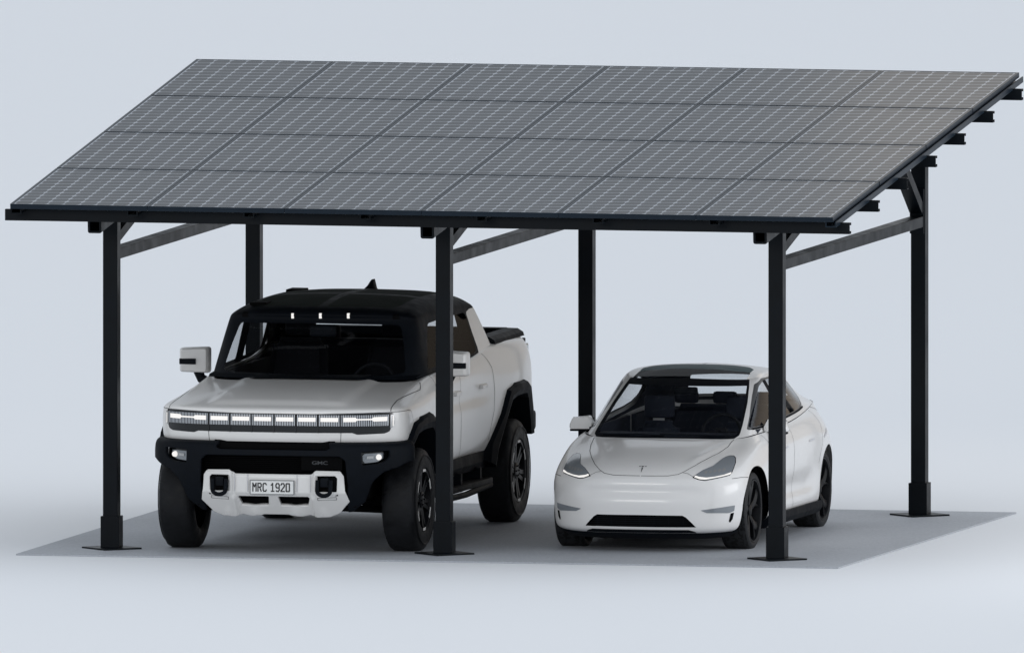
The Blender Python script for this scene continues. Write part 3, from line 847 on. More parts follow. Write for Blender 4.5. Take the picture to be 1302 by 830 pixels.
div = [-.548,-.365,-.183,0,.183,.365,.548]
for d in div:
    dv = MB(); fq(d-.006, d+.006, ZB-.0, ZT-.004, .009, dv)
    dv.obj('lamp_divider', M['gloss_black'], lb)
def strip(x0, x1, zc0, zc1, hh, n=10, off=.0105):
    mb = MB(); P_ = []
    for i in range(n+1):
        t = i/n; a_ = x0+(x1-x0)*t
        hgt = hh(t) if callable(hh) else hh
        zc = zc0+(zc1-zc0)*t
        P_.append((proj(tb, 'y', a_, zc-hgt, off), proj(tb, 'y', a_, zc+hgt, off)))
    for a, b2 in zip(P_, P_[1:]):
        if None in a or None in b2: continue
        mb.add([a[0], b2[0], b2[1], a[1]], [(0,1,2,3)])
    return mb
zc = ZT-.045
for a, b2 in zip(div, div[1:]):
    strip(a+.020, b2-.020, zc, zc, .0165).obj('lamp_segment', M['lamp'], lb)
for s_ in (-1, 1):
    strip(s_*.568, s_*.895, zc, zc+.004, lambda t: .0175 if (t < .30 or t > .68) else .006, 24).obj('headlamp_strip', M['lamp'], lb)
    mb = MB()
    P_ = [(s_*a_, b_) for a_, b_ in [(.918,ZT-.008),(.945,ZT-.008),(.945,ZT-.085),(.93,ZT-.115),(.918,ZT-.12)]]
    v, f = patch(tb, 'y', P_, .005, .01); mesh('lamp_end_cap', v, f, M['lens_bright'], lb)
    strip(s_*.932, s_*.938, ZT-.06, ZT-.06, .040, 3, .0085).obj('lamp_end_strip', M['lamp'], lb)
# body seams
def pxribbon(mb, bvh, org, pxs, w=.004, off=.0015):
    q = [Vector(pxs[0])]
    for a, b2 in zip(pxs, pxs[1:]):
        a, b2 = Vector(a), Vector(b2); n = max(1, int((b2-a).length/2.0))
        q += [a.lerp(b2, (i+1)/n) for i in range(n)]
    H_ = []
    for p in q:
        h, n, i, d = bvh.ray_cast(ray(p.x, p.y, org), FV)
        if h is not None: H_.append((h, n if n.dot(FV) < 0 else -n))
    for s_ in (1, -1):
        L_ = []
        for i, (h, n) in enumerate(H_):
            d = (H_[min(i+1, len(H_)-1)][0]-H_[max(i-1, 0)][0]).normalized(); t = d.cross(n).normalized()*w/2
            L_.append([(p.x*s_, p.y, p.z) for p in (h+n*off+t, h+n*off-t)])
        for a, b2 in zip(L_, L_[1:]): mb.add([a[0], a[1], b2[1], b2[0]], [(0,1,2,3)])
sm_ = MB()
pxribbon(sm_, tb, TO, [(496.7,523),(497.3,519),(499,516),(504.7,509),(512,505),(520.7,501),(534,495.6),(534.5,492),(533.8,486)], .006)
for s_ in (-1, 1):
    ribbon(sm_, tb, 'y', [(s_*.55,1.005),(s_*.545,.93)], .004)
    ribbon(sm_, tb, 'x', [(-.62,1.17),(-.35,1.172),(-.28,1.16),(-.22,1.07)], .004, side=s_)
    for pl_ in ([(.88,1.36),(.84,1.2),(.80,.85),(.78,.66)], [(1.74,1.39),(1.75,1.1),(1.72,.64)], [(2.63,1.42),(2.74,1.30),(2.78,1.1),(2.76,.95),(2.62,.72)]):
        ribbon(sm_, tb, 'x', pl_, .005, side=s_)
sm_.obj('panel_seam', M['seam'], tk)
# door handles
for s_ in (-1, 1):
    for yy in (1.60, 2.48):
        c = proj(tb, 'x', yy, 1.17, 0, s_)
        e = MB(); e.box(c.x-.012, c.x+.030, yy-.09, yy+.09, 1.15, 1.185, .012)
        ho = e.obj('door_handle', M['paint_truck'], tk, True, 50)
        v, f = patch(tb, 'x', [(yy+.075*math.cos(a), 1.15+.05*math.sin(a)) for a in np.linspace(0, 2*PI, 14)[:-1]], .001, .015, s_)
        mesh('handle_cup', v, f, M['paint_truck'], ho)
# flares
def flare(outer, inner, s_, crest=.045, uin=1.06):
    n = len(outer); rows = []
    for (a, b2), (c_, d_) in zip(outer, inner):
        p = proj(tb, 'x', a, b2, .001, s_); ub = abs(p.x) if p else .995
        ub = min(max(ub, .955), 1.06)
        mid = (a*.75+c_*.25, b2*.75+d_*.25)
        rows.append([(s_*(ub-.03), a, b2), (s_*(ub+crest*.8), mid[0], mid[1]), (s_*max(uin, ub+crest), (mid[0]+c_)/2, (mid[1]+d_)/2), (s_*(max(uin, ub+crest)-.012), c_, d_), (s_*.80, c_, d_)])
    mb = MB(); m = 5
    mb.add([q for r_ in rows for q in r_], [(i*m+j, i*m+j+1, (i+1)*m+j+1, (i+1)*m+j) for i in range(n-1) for j in range(m-1)])
    return mb.obj('wheel_arch_flare', M['trim'], tk, True, 25)
fo_ = [(-.44,.90),(-.36,.98),(-.20,1.07),(-.02,1.085),(.02,1.105),(.42,1.12),(.56,1.08),(.70,.86),(.80,.60)]
fi_ = [(-.40,.86),(-.30,.90),(-.16,.965),(0,.98),(.10,.985),(.36,.985),(.44,.95),(.60,.77),(.70,.58)]
ro_ = [(2.50,.56),(2.62,.70),(2.92,.92),(3.08,1.11),(3.22,1.135),(3.26,1.155),(3.62,1.16),(3.84,1.10),(4.02,.86),(4.06,.70)]
ri_ = [(2.64,.50),(2.74,.64),(3.02,.86),(3.16,1.01),(3.26,1.035),(3.34,1.04),(3.60,1.04),(3.72,.99),(3.88,.80),(3.92,.68)]
for s_ in (-1, 1):
    flare(fo_, fi_, s_); flare(ro_, ri_, s_)
    # rocker and step
    k = MB(); k.prism([(.86,.64),(.965,.64),(.975,.56),(.95,.50),(.86,.48)], .72, 2.66, lambda a, b2, c_: (s_*a, c_, b2))
    k.obj('rocker_panel', M['trim'], tk)
    st = MB(); st.box(min(s_*.92, s_*1.05), max(s_*.92, s_*1.05), .74, 2.52, .385, .43, .01)
    st.tube([(s_*1.03, .70, .36), (s_*1.035, 1.6, .35), (s_*1.03, 2.5, .37)], .026, 10)
    for yy in (.95, 1.6, 2.3): st.box(min(s_*.75, s_*1.0), max(s_*.75, s_*1.0), yy-.03, yy+.03, .37, .52)
    st.obj('running_board', M['trim'], tk, True, 40)
    # mud liner of the wheel wells
    for cy in (0, 3.4):
        l = MB().lathe([(0, .50), (0, .02)], 40, (s_*.66, cy, .42), a0=.0, a1=PI); l.lathe([(0, .56), (s_*.28, .56)], 40, (s_*.66, cy, .42), a0=.55, a1=PI-.55)
        l.obj('wheel_well', M['void'], tk)
    for cy in (0, 3.4):
        wheel(tk, .42, .285, s_*1.068 if cy == 0 else s_*1.072, cy, s_, 'truck')
    # mirrors
    mm = empty('mirror', (s_*1.075, 1.0, 1.452)); mm.parent = tk
    ol = rounded(.245, .212, .022, 3); no = len(ol); hv = []
    for yy, kx, kz, dx in ((-.085, .80, .86, .0), (-.07, .90, .95, 0), (-.03, 1, 1, 0), (.05, 1, 1, 0), (.07, .96, .96, 0)):
        for p, q in ol:
            tp = .92 if p > 0 else 1.0
            yo = yy+(.045*(-p/.12) if p < -.02 and yy < 0 else 0)*.8
            hv.append((s_*(p*kx+dx), yo, q*kz*tp))
    MB().add(hv, [(i_*no+j_, i_*no+(j_+1) % no, (i_+1)*no+(j_+1) % no, (i_+1)*no+j_) for i_ in range(4) for j_ in range(no)]+[tuple(range(no)), tuple(range(4*no, 5*no))]).obj('mirror_housing', M['paint_truck'], mm, True, 32)
    a, b2 = sorted((-s_*.02, s_*.114)); MB().box(a, b2, -.087, .04, -.032, .014, .004).obj('mirror_band', M['trim'], mm)
    MB().box(-.105, .105, .066, .076, -.085, .085, .004).obj('mirror_glass', M['gloss_black'], mm)
    MB().tube([(-s_*.03, .0, -.09), (-s_*.05, 0, -.15), (-s_*.15, -.05, -.19)], [.045, .04, .035], 10).obj('mirror_arm', M['trim'], mm, True, 50)
# bed
bd = MB(); 
for s_ in (-1, 1):
    a, b2 = sorted((s_*.80, s_*.945))
    bd.prism([(.80,1.47),(.955,1.47),(.945,1.50),(.90,1.528),(.80,1.53)], 3.02, 4.06, lambda p, q, c_: (s_*p, c_, q))
bd.prism([(3.98,1.47),(4.14,1.47),(4.14,1.50),(4.10,1.53),(3.98,1.53)], -.8, .8, lambda p, q, c_: (c_, p, q))
bd.obj('bed_rail', M['trim'], tk)
bi = MB(); bi.box(-.80, -.78, 3.1, 4.05, .9, 1.5); bi.box(.78, .80, 3.1, 4.05, .9, 1.5); bi.box(-.78, .78, 3.1, 4.05, .88, .90); bi.box(-.78, .78, 4.03, 4.05, .9, 1.5); bi.box(-.78, .78, 3.1, 3.12, .9, 1.5)
bi.obj('bed_liner', M['trim'], tk)
MB().box(-.9, .9, 4.15, 4.32, .60, .80, .03).obj('rear_bumper', M['trim'], tk)
for s_ in (-1, 1):
    a, b2 = sorted((s_*.86, s_*1.03)); MB().box(a, b2, 3.98, 4.18, .70, .86, .03).obj('bumper_corner', M['trim'], tk, True, 40)
    a, b2 = sorted((s_*.80, s_*.95)); MB().box(a, b2, 4.12, 4.25, 1.18, 1.40, .02).obj('tail_lamp', M['rear_lamp'], tk)
    a, b2 = sorted((s_*.80, s_*.93)); MB().box(a, b2, 4.10, 4.22, 1.40, 1.44, .01).obj('lamp_cap', M['trim'], tk)
# underbody
ub = MB(); ub.box(-.70, .70, -.45, 4.1, .46, .75); ub.box(-.90, .90, .70, 2.68, .48, .70)
for cy in (0, 3.4): ub.tube([(-.95, cy, .42), (.95, cy, .42)], .05)
for s_ in (-1, 1):
    ub.tube([(s_*.35, -.45, .38), (s_*.85, .02, .33)], .03); ub.tube([(s_*.35, .35, .40), (s_*.85, .0, .33)], .03)
ub.obj('underbody', M['void'], tk)
# interior
ins = MB(); ins.box(-.80, .80, .62, .92, 1.15, 1.345, .03); ins.box(-.82, .82, .62, 3.0, .70, .95)
for s_ in (-1, 1):
    a, b2 = sorted((s_*.82, s_*.86)); ins.box(a, b2, .9, 3.0, .9, 1.37)
ins.box(-.15, .15, .9, 1.9, .9, 1.2, .03)
ins.box(-.80, .80, 2.92, 2.95, .9, 1.50)
ins.obj('dashboard', M['cabin'], tk)
for x in (-.40, .40):
    seat(tk, x, 1.45, .92, .27, .56)
seat(tk, 0, 2.35, .92, .66, .50, False, 'rear_seat')
for x in (-.42, .42): MB().box(x-.13, x+.13, 2.80, 2.88, 1.46, 1.62, .03).obj('headrest', M['seat'], tk)
steering(tk, .40, 1.02, 1.27, .18)
MB().box(-.11, .11, .93, .97, 1.66, 1.76, .02).obj('rear_view_mirror', M['trim'], tk)
for s_ in (-1,1):
    MB().box(s_*.40-.2, s_*.40+.2, 1.0, 1.08, 1.765, 1.80, .01).obj('sun_visor', M['trim'], tk)
ro = MB(); ro.box(-.60, .60, 1.05, 2.80, 1.82, 1.85); ro.obj('headliner', M['cabin'], tk)

# ================================================================ hatchback
CO = (1.5, 1.2, 0)
ca = empty('hatchback_car', CO, 'low rounded white hatchback with slanted headlamps beside the taller pickup truck', 'car')
pl2 = [(0,-.70),(.28,-.685),(.52,-.62),(.69,-.50),(.79,-.33),(.828,-.06),(.84,.35),(.836,.9),(.834,1.5),(.838,2.1),(.828,2.52),(.785,2.88),(.69,3.08),(.52,3.24),(.26,3.32),(0,3.34)]
def rp2(z, ins=0, dy=0):
    out = []
    for i, ((u_, y_), zz) in enumerate(zip(pl2, z)):
        out.append((u_*(1-ins), 1.4+(y_-1.4)*(1-ins*.6)+(dy if i < 4 else dy*.5 if i == 4 else 0), zz))
    return out
Q0 = rp2([.165]*3+[.17,.18,.20,.215,.225,.225,.225,.225,.23,.25,.26,.26,.26], .05)
Q1 = rp2([.20]*3+[.205,.215,.235,.25,.26,.26,.26,.26,.27,.29,.30,.30,.30], .012)
Q2 = rp2([.31]*3+[.31,.32,.33,.35,.36,.37,.37,.37,.38,.4,.4,.4,.4], .002, .004)
Q3 = rp2([.43]*4+[.44,.45,.46,.47,.47,.48,.48,.5,.5,.5,.5,.5], 0, .0)
Q4 = rp2([.555]*4+[.56,.57,.59,.58,.58,.60,.61,.62,.62,.62,.62,.62], .001, .022)
Q5 = [(0,-.615,.655),(.27,-.60,.655),(.50,-.53,.655),(.665,-.40,.655),(.765,-.23,.665),(.815,.0,.68),(.832,.36,.70),(.835,.9,.69),(.832,1.5,.70),(.84,2.1,.72),(.826,2.56,.74),(.752,2.87,.737),(.65,3.07,.74),(.5,3.25,.74),(.25,3.33,.74),(0,3.35,.74)]
Q6 = [(0,-.42,.752),(.25,-.41,.752),(.46,-.35,.745),(.61,-.24,.742),(.705,-.10,.755),(.765,.08,.78),(.805,.38,.81),(.825,.9,.80),(.825,1.5,.80),(.83,2.1,.83),(.788,2.56,.85),(.695,2.87,.85),(.605,3.08,.852),(.48,3.27,.88),(.25,3.35,.90),(0,3.37,.90)]
Q7 = [(0,-.12,.832),(.24,-.11,.832),(.43,-.06,.822),(.57,.02,.812),(.655,.12,.822),(.705,.22,.842),(.755,.44,.865),(.79,.9,.87),(.795,1.5,.885),(.795,2.1,.92),(.725,2.56,.943),(.64,2.88,.937),(.56,3.09,.942),(.46,3.26,.955),(.25,3.36,.96),(0,3.37,.96)]
Q8 = [(0,.12,.878),(.22,.13,.878),(.41,.17,.875),(.55,.23,.873),(.635,.28,.878),(.68,.34,.886),(.715,.47,.895),(.748,.9,.91),(.758,1.5,.93),(.738,2.1,.97),(.68,2.6,1.0),(.61,2.9,1.0),(.52,3.08,1.0),(.4,3.18,1.0),(.2,3.22,1.0),(0,3.23,1.0)]
V, F = surf([Q0,Q1,Q2,Q3,Q4,Q5,Q6,Q7,Q8], 10, 8)
a_ = np.abs(V[:,0]); y_ = V[:,1]; z_ = V[:,2]
# bonnet crease and scooped door flank
V[:,2] += .010*np.exp(-((a_-(.36+.22*np.clip((y_+.5)/.7, 0, 1)))/.035)**2)*sm(-.55,-.35,y_)*(1-sm(.1,.3,y_))*(z_ > .65)
V[:,0] *= 1-.030*sm(.45,.9,y_)*(1-sm(1.8,2.3,y_))*np.exp(-((z_-.42)/.10)**2)
V[:,1] += .020*np.exp(-((z_-.50)/.045)**2)*(1-sm(.40,.62,a_))*(y_ < -.3)
sb = bvh_of((V, F))
def circ(cy, cz, r, n=40): return [(cy+r*math.cos(t), cz+r*math.sin(t)) for t in np.linspace(0, 2*PI, n+1)[:-1]]
for cy in (0, 2.56):
    _, (V, F) = split(V, F, side_val(circ(cy, .325, .352), V, .55))
    pl_ = [(cy-.348,.36),(cy-.40,.10),(cy+.35,.10),(cy+.348,.36)]
    _, (V, F) = split(V, F, side_val(pl_, V, .55))
# lower grille opening
gp = pxhit(sb, CO, [(868.9,654),(878,659.4),(887.4,670.4)])
grl = half([(0,.318),(.355,.316),(.385,.30),(.42,.265),(.47,.212),(0,.212)])
_, (V, F) = split(V, F, np.where(V[:,1] < -.3, sdf(grl, V[:,0], V[:,2]), 1))
mesh('body', V, F, M['paint_car'], ca, True)
v, f = patch(sb, 'y', half([(0,.34),(.40,.34),(.50,.20),(0,.20)]), -.035, .02)
gr = mesh('grille', v, f, M['void'], ca)
bars = MB()
for i in range(6): ribbon(bars, sb, 'y', [(-.40-.02*(5-i)*.6, .225+i*.017), (.40+.02*(5-i)*.6, .225+i*.017)], .005, -.022)
for i in range(7): ribbon(bars, sb, 'y', [(-.36+.12*i, .214), (-.36+.12*i, .316)], .004, -.022)
bars.obj('grille_mesh', M['trim'], gr)
ed = MB(); ribbon(ed, sb, 'y', grl, .008, .002, closed=True); ed.obj('grille_rim', M['paint_car'], gr)
# chin lip and skirt
def under(rows, name, m):
    v, f = surf(rows, 6, 4); return mesh(name, v, f, m, ca, True, 40)
L0 = [(u_*.90, 1.4+(yy-1.4)*.955, zz-.055) for u_, yy, zz in Q0[:6]]
L1 = [(u_*.955, 1.4+(yy-1.4)*.975, zz-.040) for u_, yy, zz in Q0[:6]]
L2 = [(u_*1.002, 1.4+(yy-1.4)*1.0, zz-.004) for u_, yy, zz in Q0[:6]]
L3 = [(u_*.99, 1.4+(yy-1.4)*.985, zz+.015) for u_, yy, zz in Q0[:6]]
lv, lf = surf([L0, L1, L2, L3], 8, 4)
(lv, lf), _ = split(lv, lf, lv[:,1]+.32)
mesh('chin_lip', lv, lf, M['trim'], ca, True, 40)
lipc = half([(0,.196),(.40,.196),(.445,.182),(.47,.160),(0,.158)])
v, f = patch(sb, 'y', lipc, .004, .012); mesh('chin_spoiler', v, f, M['trim'], ca)
for s_ in (-1, 1):
    MB().prism([(.80,.245),(.842,.245),(.845,.19),(.81,.145),(.74,.14)], .36, 2.26, lambda p, q, c_: (s_*p, c_, q)).obj('side_skirt', M['trim'], ca)
# cabin
g0 = [(0,.12,.876),(.35,.15,.874),(.575,.25,.875),(.66,.36,.888),(.705,.6,.90),(.745,1.2,.92),(.745,1.9,.958),(.69,2.5,.998),(.58,2.95,1.0),(.3,3.18,1.0),(0,3.22,1.0)]
g1 = [(0,.55,1.085),(.33,.57,1.08),(.525,.66,1.07),(.60,.74,1.075),(.645,.9,1.09),(.677,1.3,1.10),(.68,1.85,1.12),(.605,2.30,1.12),(.48,2.70,1.10),(.27,2.98,1.09),(0,3.02,1.09)]
g2 = [(0,1.00,1.283),(.3,1.01,1.278),(.465,1.06,1.262),(.54,1.10,1.258),(.575,1.2,1.275),(.582,1.45,1.30),(.57,1.85,1.292),(.525,2.2,1.265),(.43,2.5,1.225),(.24,2.70,1.22),(0,2.72,1.22)]
g3 = [(0,1.12,1.318),(.28,1.13,1.315),(.43,1.17,1.305),(.495,1.2,1.302),(.525,1.28,1.315),(.53,1.48,1.338),(.52,1.8,1.333),(.47,2.1,1.308),(.38,2.35,1.285),(.2,2.52,1.28),(0,2.53,1.28)]
g4 = [(0,1.3,1.352),(.2,1.3,1.35),(.31,1.32,1.345),(.37,1.36,1.343),(.39,1.42,1.352),(.39,1.55,1.362),(.38,1.75,1.36),(.34,1.95,1.345),(.27,2.12,1.335),(.12,2.22,1.335),(0,2.22,1.335)]
g5 = [(0,1.46,1.372),(.05,1.46,1.372),(.1,1.47,1.371),(.14,1.48,1.371),(.15,1.5,1.372),(.15,1.6,1.374),(.15,1.72,1.373),(.14,1.82,1.368),(.1,1.9,1.365),(.05,1.95,1.363),(0,1.95,1.363)]
g6 = [(0,1.55,1.377)]+[(.001*min(i,10-i), 1.55+.03*i, 1.377-.0005*i) for i in range(1, 10)]+[(0,1.82,1.372)]
V, F = surf([g0,g1,g2,g3,g4,g5,g6], 14, 10)
cb = bvh_of((V, F))
ws = half([(0,.872),(.57,.872),(.603,.90),(.592,.97),(.555,1.13),(.515,1.245),(.495,1.292),(0,1.302)])
# order: front pane, header band, roof panes, side glass
fr_ = V[:,1] < 1.25
(a, fa), (V, F) = split(V, F, np.where(fr_, sdf(ws, V[:,0], V[:,2]), 1))
(gl, gf), (hd, hf) = split(a, fa, a[:,2]-1.248)
mesh('header_band', hd, hf, M['trim'], ca)
inner = half([(0,.893),(.565,.898),(.588,.92),(.572,.98),(.538,1.12),(.499,1.24),(.48,1.30),(0,1.30)])
(gl, gf), (fb, ff) = split(gl, gf, sdf(inner, gl[:,0], gl[:,2]))
mesh('windscreen', gl, gf, M['glass_clear'], ca)
mesh('windscreen_border', fb, ff, M['trim'], ca)
swp = [(.43,.932),(.64,1.03),(.92,1.17),(1.10,1.258),(1.25,1.296),(1.55,1.298),(1.80,1.283),(2.00,1.245),(2.15,1.16),(2.18,1.085),(2.11,1.022),(1.9,.99),(1.2,.955),(.7,.935)]
(a, fa), (V, F) = split(V, F, side_val(swp, V, .42))
swi = [(.475,.949),(.685,1.045),(.95,1.165),(1.115,1.243),(1.26,1.281),(1.55,1.283),(1.78,1.268),(1.98,1.232),(2.12,1.153),(2.145,1.088),(2.085,1.037),(1.9,1.009),(1.2,.974),(.7,.953)]
(gl, gf), (fb, ff) = split(a, fa, sdf(swi, a[:,1], a[:,2]))
for s_ in (-1, 1):
    (p_, q_), _ = split(fb, ff, -s_*fb[:,0]); mesh('window_trim', p_, q_, M['grey_trim'], ca)
bpv = [(1.25,.9),(1.22,1.4),(1.31,1.4),(1.33,.9)]
(pv, pf), (gl, gf) = split(gl, gf, sdf(bpv, gl[:,1], gl[:,2]))
for s_ in (-1, 1):
    (p_, q_), _ = split(pv, pf, -s_*pv[:,0]); mesh('pillar_cover', p_, q_, M['trim'], ca)
for s_ in (-1, 1):
    (p_, q_), _ = split(gl, gf, -s_*gl[:,0])
    for rng in ((-1, 1.27), (1.27, 9)):
        (p2, q2), _ = split(p_, q_, np.maximum(rng[0]-p_[:,1], p_[:,1]-rng[1]))
        mesh('side_window', p2, q2, M['glass_side'], ca)
rwp = half([(0,1.03),(.44,1.03),(.40,1.12),(.33,1.24),(0,1.25)])
(a, fa), (V, F) = split(V, F, np.where(V[:,1] > 2.3, sdf(rwp, V[:,0], V[:,2]), 1))
mesh('rear_window', a, fa, M['glass_clear'], ca)
rg1 = half([(0,.9),(.47,.9),(.47,1.2),(.46,1.34),(0,1.34)])
rg2 = half([(0,1.34),(.46,1.34),(.46,1.46),(.40,1.56),(.25,1.62),(0,1.63)])
top = V[:,2] > 1.28
(a, fa), (V, F) = split(V, F, np.where(V[:,2] > 1.26, sdf(rg1, V[:,0], V[:,1]), 1))
mesh('roof_glass_front', a, fa, M['glass_screen'], ca)
(a, fa), (V, F) = split(V, F, np.where(V[:,2] > 1.27, sdf(rg2, V[:,0], V[:,1]), 1))
mesh('roof_glass', a, fa, M['teal'], ca)
mesh('cabin_frame', V, F, M['paint_car'], ca)
mesh('headlining', V*np.array([.972, .99, 1])-np.array([0, -.015, .022]), F, M['cabin_car'], ca)
# wipers
wi = MB(); wi.tube([(-.50,.20,.897),(-.2,.17,.905),(.02,.13,.898)], .007, 6); wi.tube([(-.02,.15,.907),(.25,.16,.907),(.5,.24,.897)], .007, 6)
wi.obj('wiper', M['trim'], ca)
# head lamps from the visible right one, mirrored
def tpx(L, sc, ox, oy): return [(ox+a/sc, oy+b2/sc) for a, b2 in L]
hlpx = tpx([(105,488),(150,450),(250,385),(385,330),(440,285),(500,238),(560,205),(610,195),(660,196),(683,225),(682,290),(655,370),(628,430),(600,460),(480,490),(360,515),(270,530),(200,520)], 10.38, 870, 560)
HL = [(p.x, p.z) for p in pxhit(sb, CO, hlpx)]
HC = np.mean(np.array(HL), axis=0)
def shrink(P, k, c=HC): return [(c[0]+(a-c[0])*k, c[1]+(b2-c[1])*k) for a, b2 in P]
stp = tpx([(125,485),(150,465),(190,480),(290,492),(400,480),(520,455),(590,430),(618,420),(622,435),(600,452),(480,480),(360,503),(270,518),(200,512)], 10.38, 870, 560)
ST = [(p.x, p.z) for p in pxhit(sb, CO, stp)]
cells = []
for i in range(5):
    x0 = 265+i*60
    cells.append([(p.x, p.z) for p in pxhit(sb, CO, tpx([(x0,410-i*9),(x0+42,400-i*9),(x0+34,440-i*8),(x0-2,446-i*8)], 10.38, 870, 560))])
fogpx = [(890.2,648.5),(934.3,642),(933.3,649),(927,651.8),(898.4,651.8)]
FG = [(p.x, p.z) for p in pxhit(sb, CO, fogpx)]
slpx = [(929,652),(933,651.2),(931.3,659.4),(928,664),(926.6,662)]
SLT = [(p.x, p.z) for p in pxhit(sb, CO, slpx)]
for s_ in (1, -1):
    fl = (lambda P: P) if s_ > 0 else mirror_poly
    v, f = patch(sb, 'y', fl(HL), .0015, .012); hl = mesh('headlamp', v, f, M['gloss_black'], ca)
    v, f = patch(sb, 'y', fl(shrink(HL, .955)), .004, .010); mesh('lens', v, f, M['lens'], hl)
    v, f = patch(sb, 'y', fl(ST), .0065, .006); mesh('daylight_strip', v, f, M['lamp'], hl)
    cmb = MB()
    for c_ in cells:
        if len(c_) < 4: continue
        v, f = patch(sb, 'y', fl(c_), .0058, .008); cmb.add(v, f)
    cmb.obj('lamp_cells', M['lens_bright'], hl)
    v, f = patch(sb, 'y', fl(FG), .003, .008); mesh('fog_lamp', v, f, M['lens'], ca)
    v, f = patch(sb, 'y', fl(SLT), .003, .006); mesh('air_slot', v, f, M['void'], ca)
# seams
cs = MB()
pxribbon(cs, sb, CO, [(755.8,556),(751.6,564.6),(750,573),(752.2,581.4),(756.4,589.9),(762.5,597),(768.5,601.3),(780,603.7),(796,604.3),(813.6,604.7)], .0045)
pxribbon(cs, sb, CO, [(751,603.5),(758,600),(764,599)], .0035)
for s_ in (1, -1):
    ribbon(cs, sb, 'x', [(-.23,.60),(-.33,.605),(-.42,.60)], .0035, side=s_)
    for P_ in ([(.52,.89),(.48,.70),(.42,.50),(.44,.28)], [(1.29,.92),(1.30,.6),(1.28,.26)], [(2.20,.99),(2.32,.86),(2.28,.70),(2.16,.55)]):
        ribbon(cs, sb, 'x', P_, .004, side=s_)
    ribbon(cs, sb, 'x', [(2.3,1.0),(2.75,.93),(2.95,.80),(3.0,.66)], .003, side=s_)
    # belt moulding
    bl = MB(); ribbon(bl, cb, 'x', [(.50,.936),(.7,.940),(1.2,.960),(1.9,.995),(2.10,1.010)], .014, .004, side=s_); bl.obj('belt_moulding', M['trim'], ca)
    # side repeater
    v, f = patch(sb, 'x', [(.42,.735),(.47,.70),(.49,.675),(.455,.690),(.425,.712)], .004, .008, s_); mesh('side_camera', v, f, M['trim'], ca)
    for yy in (1.02, 1.92):
        v, f = patch(sb, 'x', [(yy-.10,.745),(yy+.08,.75),(yy+.08,.765),(yy-.10,.760)], .004, .01, s_); mesh('door_handle', v, f, M['handle'], ca)
    v, f = patch(sb, 'x', [(2.36,.74),(2.50,.765),(2.56,.80),(2.53,.81),(2.49,.785),(2.36,.757)], .003, .01, s_); mesh('charge_mark', v, f, M['handle'], ca)
    # mirrors
    mm = empty('mirror', (s_*.80, .76, .946)); mm.parent = ca
    mb = MB()
    rows = [[(-.075,.052),(.070,.058),(.10,.0),(.095,-.045),(-.11,-.04),(-.105,.0)]]
    def lay(k, yy): return [(s_*(-a)*k, yy, b2*k) for a, b2 in [(-.085,.045),(.060,.062),(.098,-.01),(.095,-.042),(-.11,-.046),(-.108,-.01)]]
    vv = lay(.72, -.06)+lay(.97, -.03)+lay(1, .03)+lay(.94, .045)
    mb.add(vv, [(i*6+j, i*6+(j+1) % 6, (i+1)*6+(j+1) % 6, (i+1)*6+j) for i in range(3) for j in range(6)]+[tuple(range(6)), tuple(range(18, 24))])
    o = mb.obj('mirror_housing', M['paint_car'], mm, True, 80)
    md = o.modifiers.new('b', 'BEVEL'); md.width = .012; md.segments = 3; md.limit_method = 'ANGLE'
    MB().box(-.10, .10, -.045, .03, -.064, -.047, .006).obj('mirror_base', M['trim'], mm)
    MB().tube([(-s_*.02, 0, -.055), (-s_*.09, .0, -.072), (-s_*.14, -.02, -.078)], [.016, .018, .02], 8).obj('mirror_arm', M['trim'], mm)
    MB().box(-.09, .085, .044, .048, -.035, .045).obj('mirror_glass', M['gloss_black'], mm)
    for cy in (0, 2.56):
        l = MB().lathe([(0, .352), (0, .02)], 48, (s_*.52, cy, .325), a0=-.2, a1=PI+.2); l.lathe([(0, .352), (s_*(.26 if cy == 0 else .20), .352)], 48, (s_*.52, cy, .325), a0=-.1, a1=PI+.1)
        l.obj('wheel_well', M['void'], ca)
        wheel(ca, .313, .225, s_*(.80 if cy == 0 else .789), cy, s_, 'car')
cs.obj('panel_seam', M['seam'], ca)
# badge on nose
bdg = MB()
for poly in ([(-.028,.704),(.028,.704),(.031,.697),(.018,.700),(.007,.700),(0,.695),(-.007,.700),(-.018,.700),(-.031,.697)], [(-.0055,.696),(0,.691),(.0055,.696),(.001,.655),(-.001,.655)]):
    v, f = patch(sb, 'y', [(a*1.05, .676+(b2-.68)*.95) for a, b2 in poly], .003, .004); bdg.add(v, f)
bdg.obj('badge', M['badge_dark'], ca)
# interior and underside
ub = MB(); ub.box(-.60, .60, -.45, 2.9, .23, .32); ub.box(-.78, .78, .42, 2.2, .20, .30)
ub.obj('underbody', M['void'], ca)
ins = MB(); ins.box(-.64, .64, .45, .72, .72, .89, .03); ins.box(-.70, .70, .5, 2.7, .30, .50)
for s_ in (-1, 1):
    a, b2 = sorted((s_*.67, s_*.70)); ins.box(a, b2, .55, 1.9, .5, .93)
    a, b2 = sorted((s_*.62, s_*.66)); ins.box(a, b2, 1.9, 2.5, .5, .94)
ins.box(-.50, .50, 2.40, 2.75, .5, .95)
ins.obj('dashboard', M['cabin_car'], ca)
for x in (-.34, .34): seat(ca, x, 1.10, .42, .20, .40, m=M['seat_car'])
seat(ca, 0, 1.95, .48, .50, .42, False, 'rear_seat', M['seat_car'])
for x in (-.32, 0, .32): MB().box(x-.10, x+.10, 2.38, 2.45, 1.0, 1.10, .03).obj('headrest', M['seat_car'], ca)
steering(ca, .34, .80, .88, .16)
MB().box(-.10, .10, .98, 1.02, 1.17, 1.235, .02).obj('rear_view_mirror', M['trim'], ca)

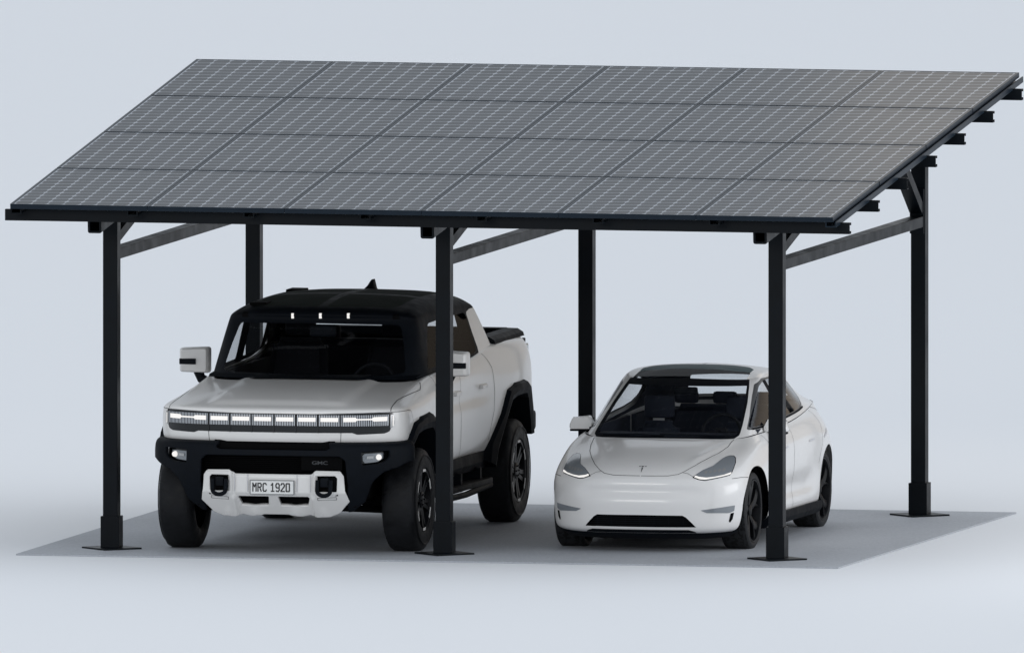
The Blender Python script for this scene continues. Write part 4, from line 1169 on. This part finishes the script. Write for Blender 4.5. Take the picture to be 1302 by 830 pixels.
# ================================================================ camera
cam = bpy.data.cameras.new('camera'); co = bpy.data.objects.new('camera', cam); COL.objects.link(co)
cam.type = 'ORTHO'; cam.ortho_scale = 1302/S; cam.clip_start = .1; cam.clip_end = 600
cx, cy = 651, 415
co.location = RV*((cx-565.1)/S)+UV*((705.2-cy)/S)-FV*50
co.rotation_euler = (PI/2-ELEV, 0, PSI)
SC.camera = co

# ================================================================ light
w = bpy.data.worlds.new('World'); SC.world = w; w.use_nodes = True
nt = w.node_tree; L = nt.links; bg = nt.nodes['Background']
tc = nt.nodes.new('ShaderNodeTexCoord')
def lobe(d, lo, hi):
    n = nt.nodes.new('ShaderNodeVectorMath'); n.operation = 'DOT_PRODUCT'
    L.new(tc.outputs['Generated'], n.inputs[0]); n.inputs[1].default_value = Vector(d).normalized()
    r = nt.nodes.new('ShaderNodeMapRange'); r.interpolation_type = 'SMOOTHSTEP'
    r.inputs['From Min'].default_value = lo; r.inputs['From Max'].default_value = hi
    L.new(n.outputs['Value'], r.inputs['Value']); return r.outputs['Result']
def mixc(f, A, B):
    m_ = nt.nodes.new('ShaderNodeMix'); m_.data_type = 'RGBA'; L.new(f, m_.inputs['Factor'])
    for k, x in (('A', A), ('B', B)):
        if isinstance(x, tuple): m_.inputs[k].default_value = (*x, 1)
        else: L.new(x, m_.inputs[k])
    return m_.outputs['Result']
c = mixc(lobe((0, 0, 1), -.05, .9), (.58, .625, .68), (.83, .885, .955))
c = mixc(lobe((0, -1, .15), .3, .95), c, (.68, .73, .80))
c = mixc(lobe((1, .1, .25), .55, .95), c, (1.15, 1.2, 1.28))
c = mixc(lobe((.5, .86, .05), .86, .95), c, (.42, .36, .30))
L.new(c, bg.inputs['Color']); bg.inputs['Strength'].default_value = .96
def area(name, loc, tgt, size, power, col):
    l = bpy.data.lights.new(name, 'AREA'); l.shape = 'RECTANGLE'; l.size, l.size_y = size; l.energy = power; l.color = col
    o = bpy.data.objects.new(name, l); COL.objects.link(o); o.location = loc
    o.rotation_euler = (Vector(tgt)-Vector(loc)).to_track_quat('-Z', 'Y').to_euler(); return o
area('side_softbox', (10, 1, 2.6), (2, 2, 1.6), (5, 3), 160, (.97, .98, 1))

area('added_front_fill', (-13, -62, 17), (0, 0, 1.2), (26, 11), 4900, (1, .975, .94))  # added lamp out of view, lifts the white fronts and bonnets
area('added_warm_glow', (2.6, 13, 7.8), (2.6, 0, 2.9), (5, 3.5), 40, (1, .82, .60))  # added lamp out of view, warms the reflections in the right-hand roof panels

SC.view_settings.view_transform = 'Standard'; SC.view_settings.look = 'None'
SC.view_settings.exposure = 0; SC.view_settings.gamma = 1
SC.cycles.max_bounces = 8; SC.cycles.transparent_max_bounces = 16
SC.render.film_transparent = False
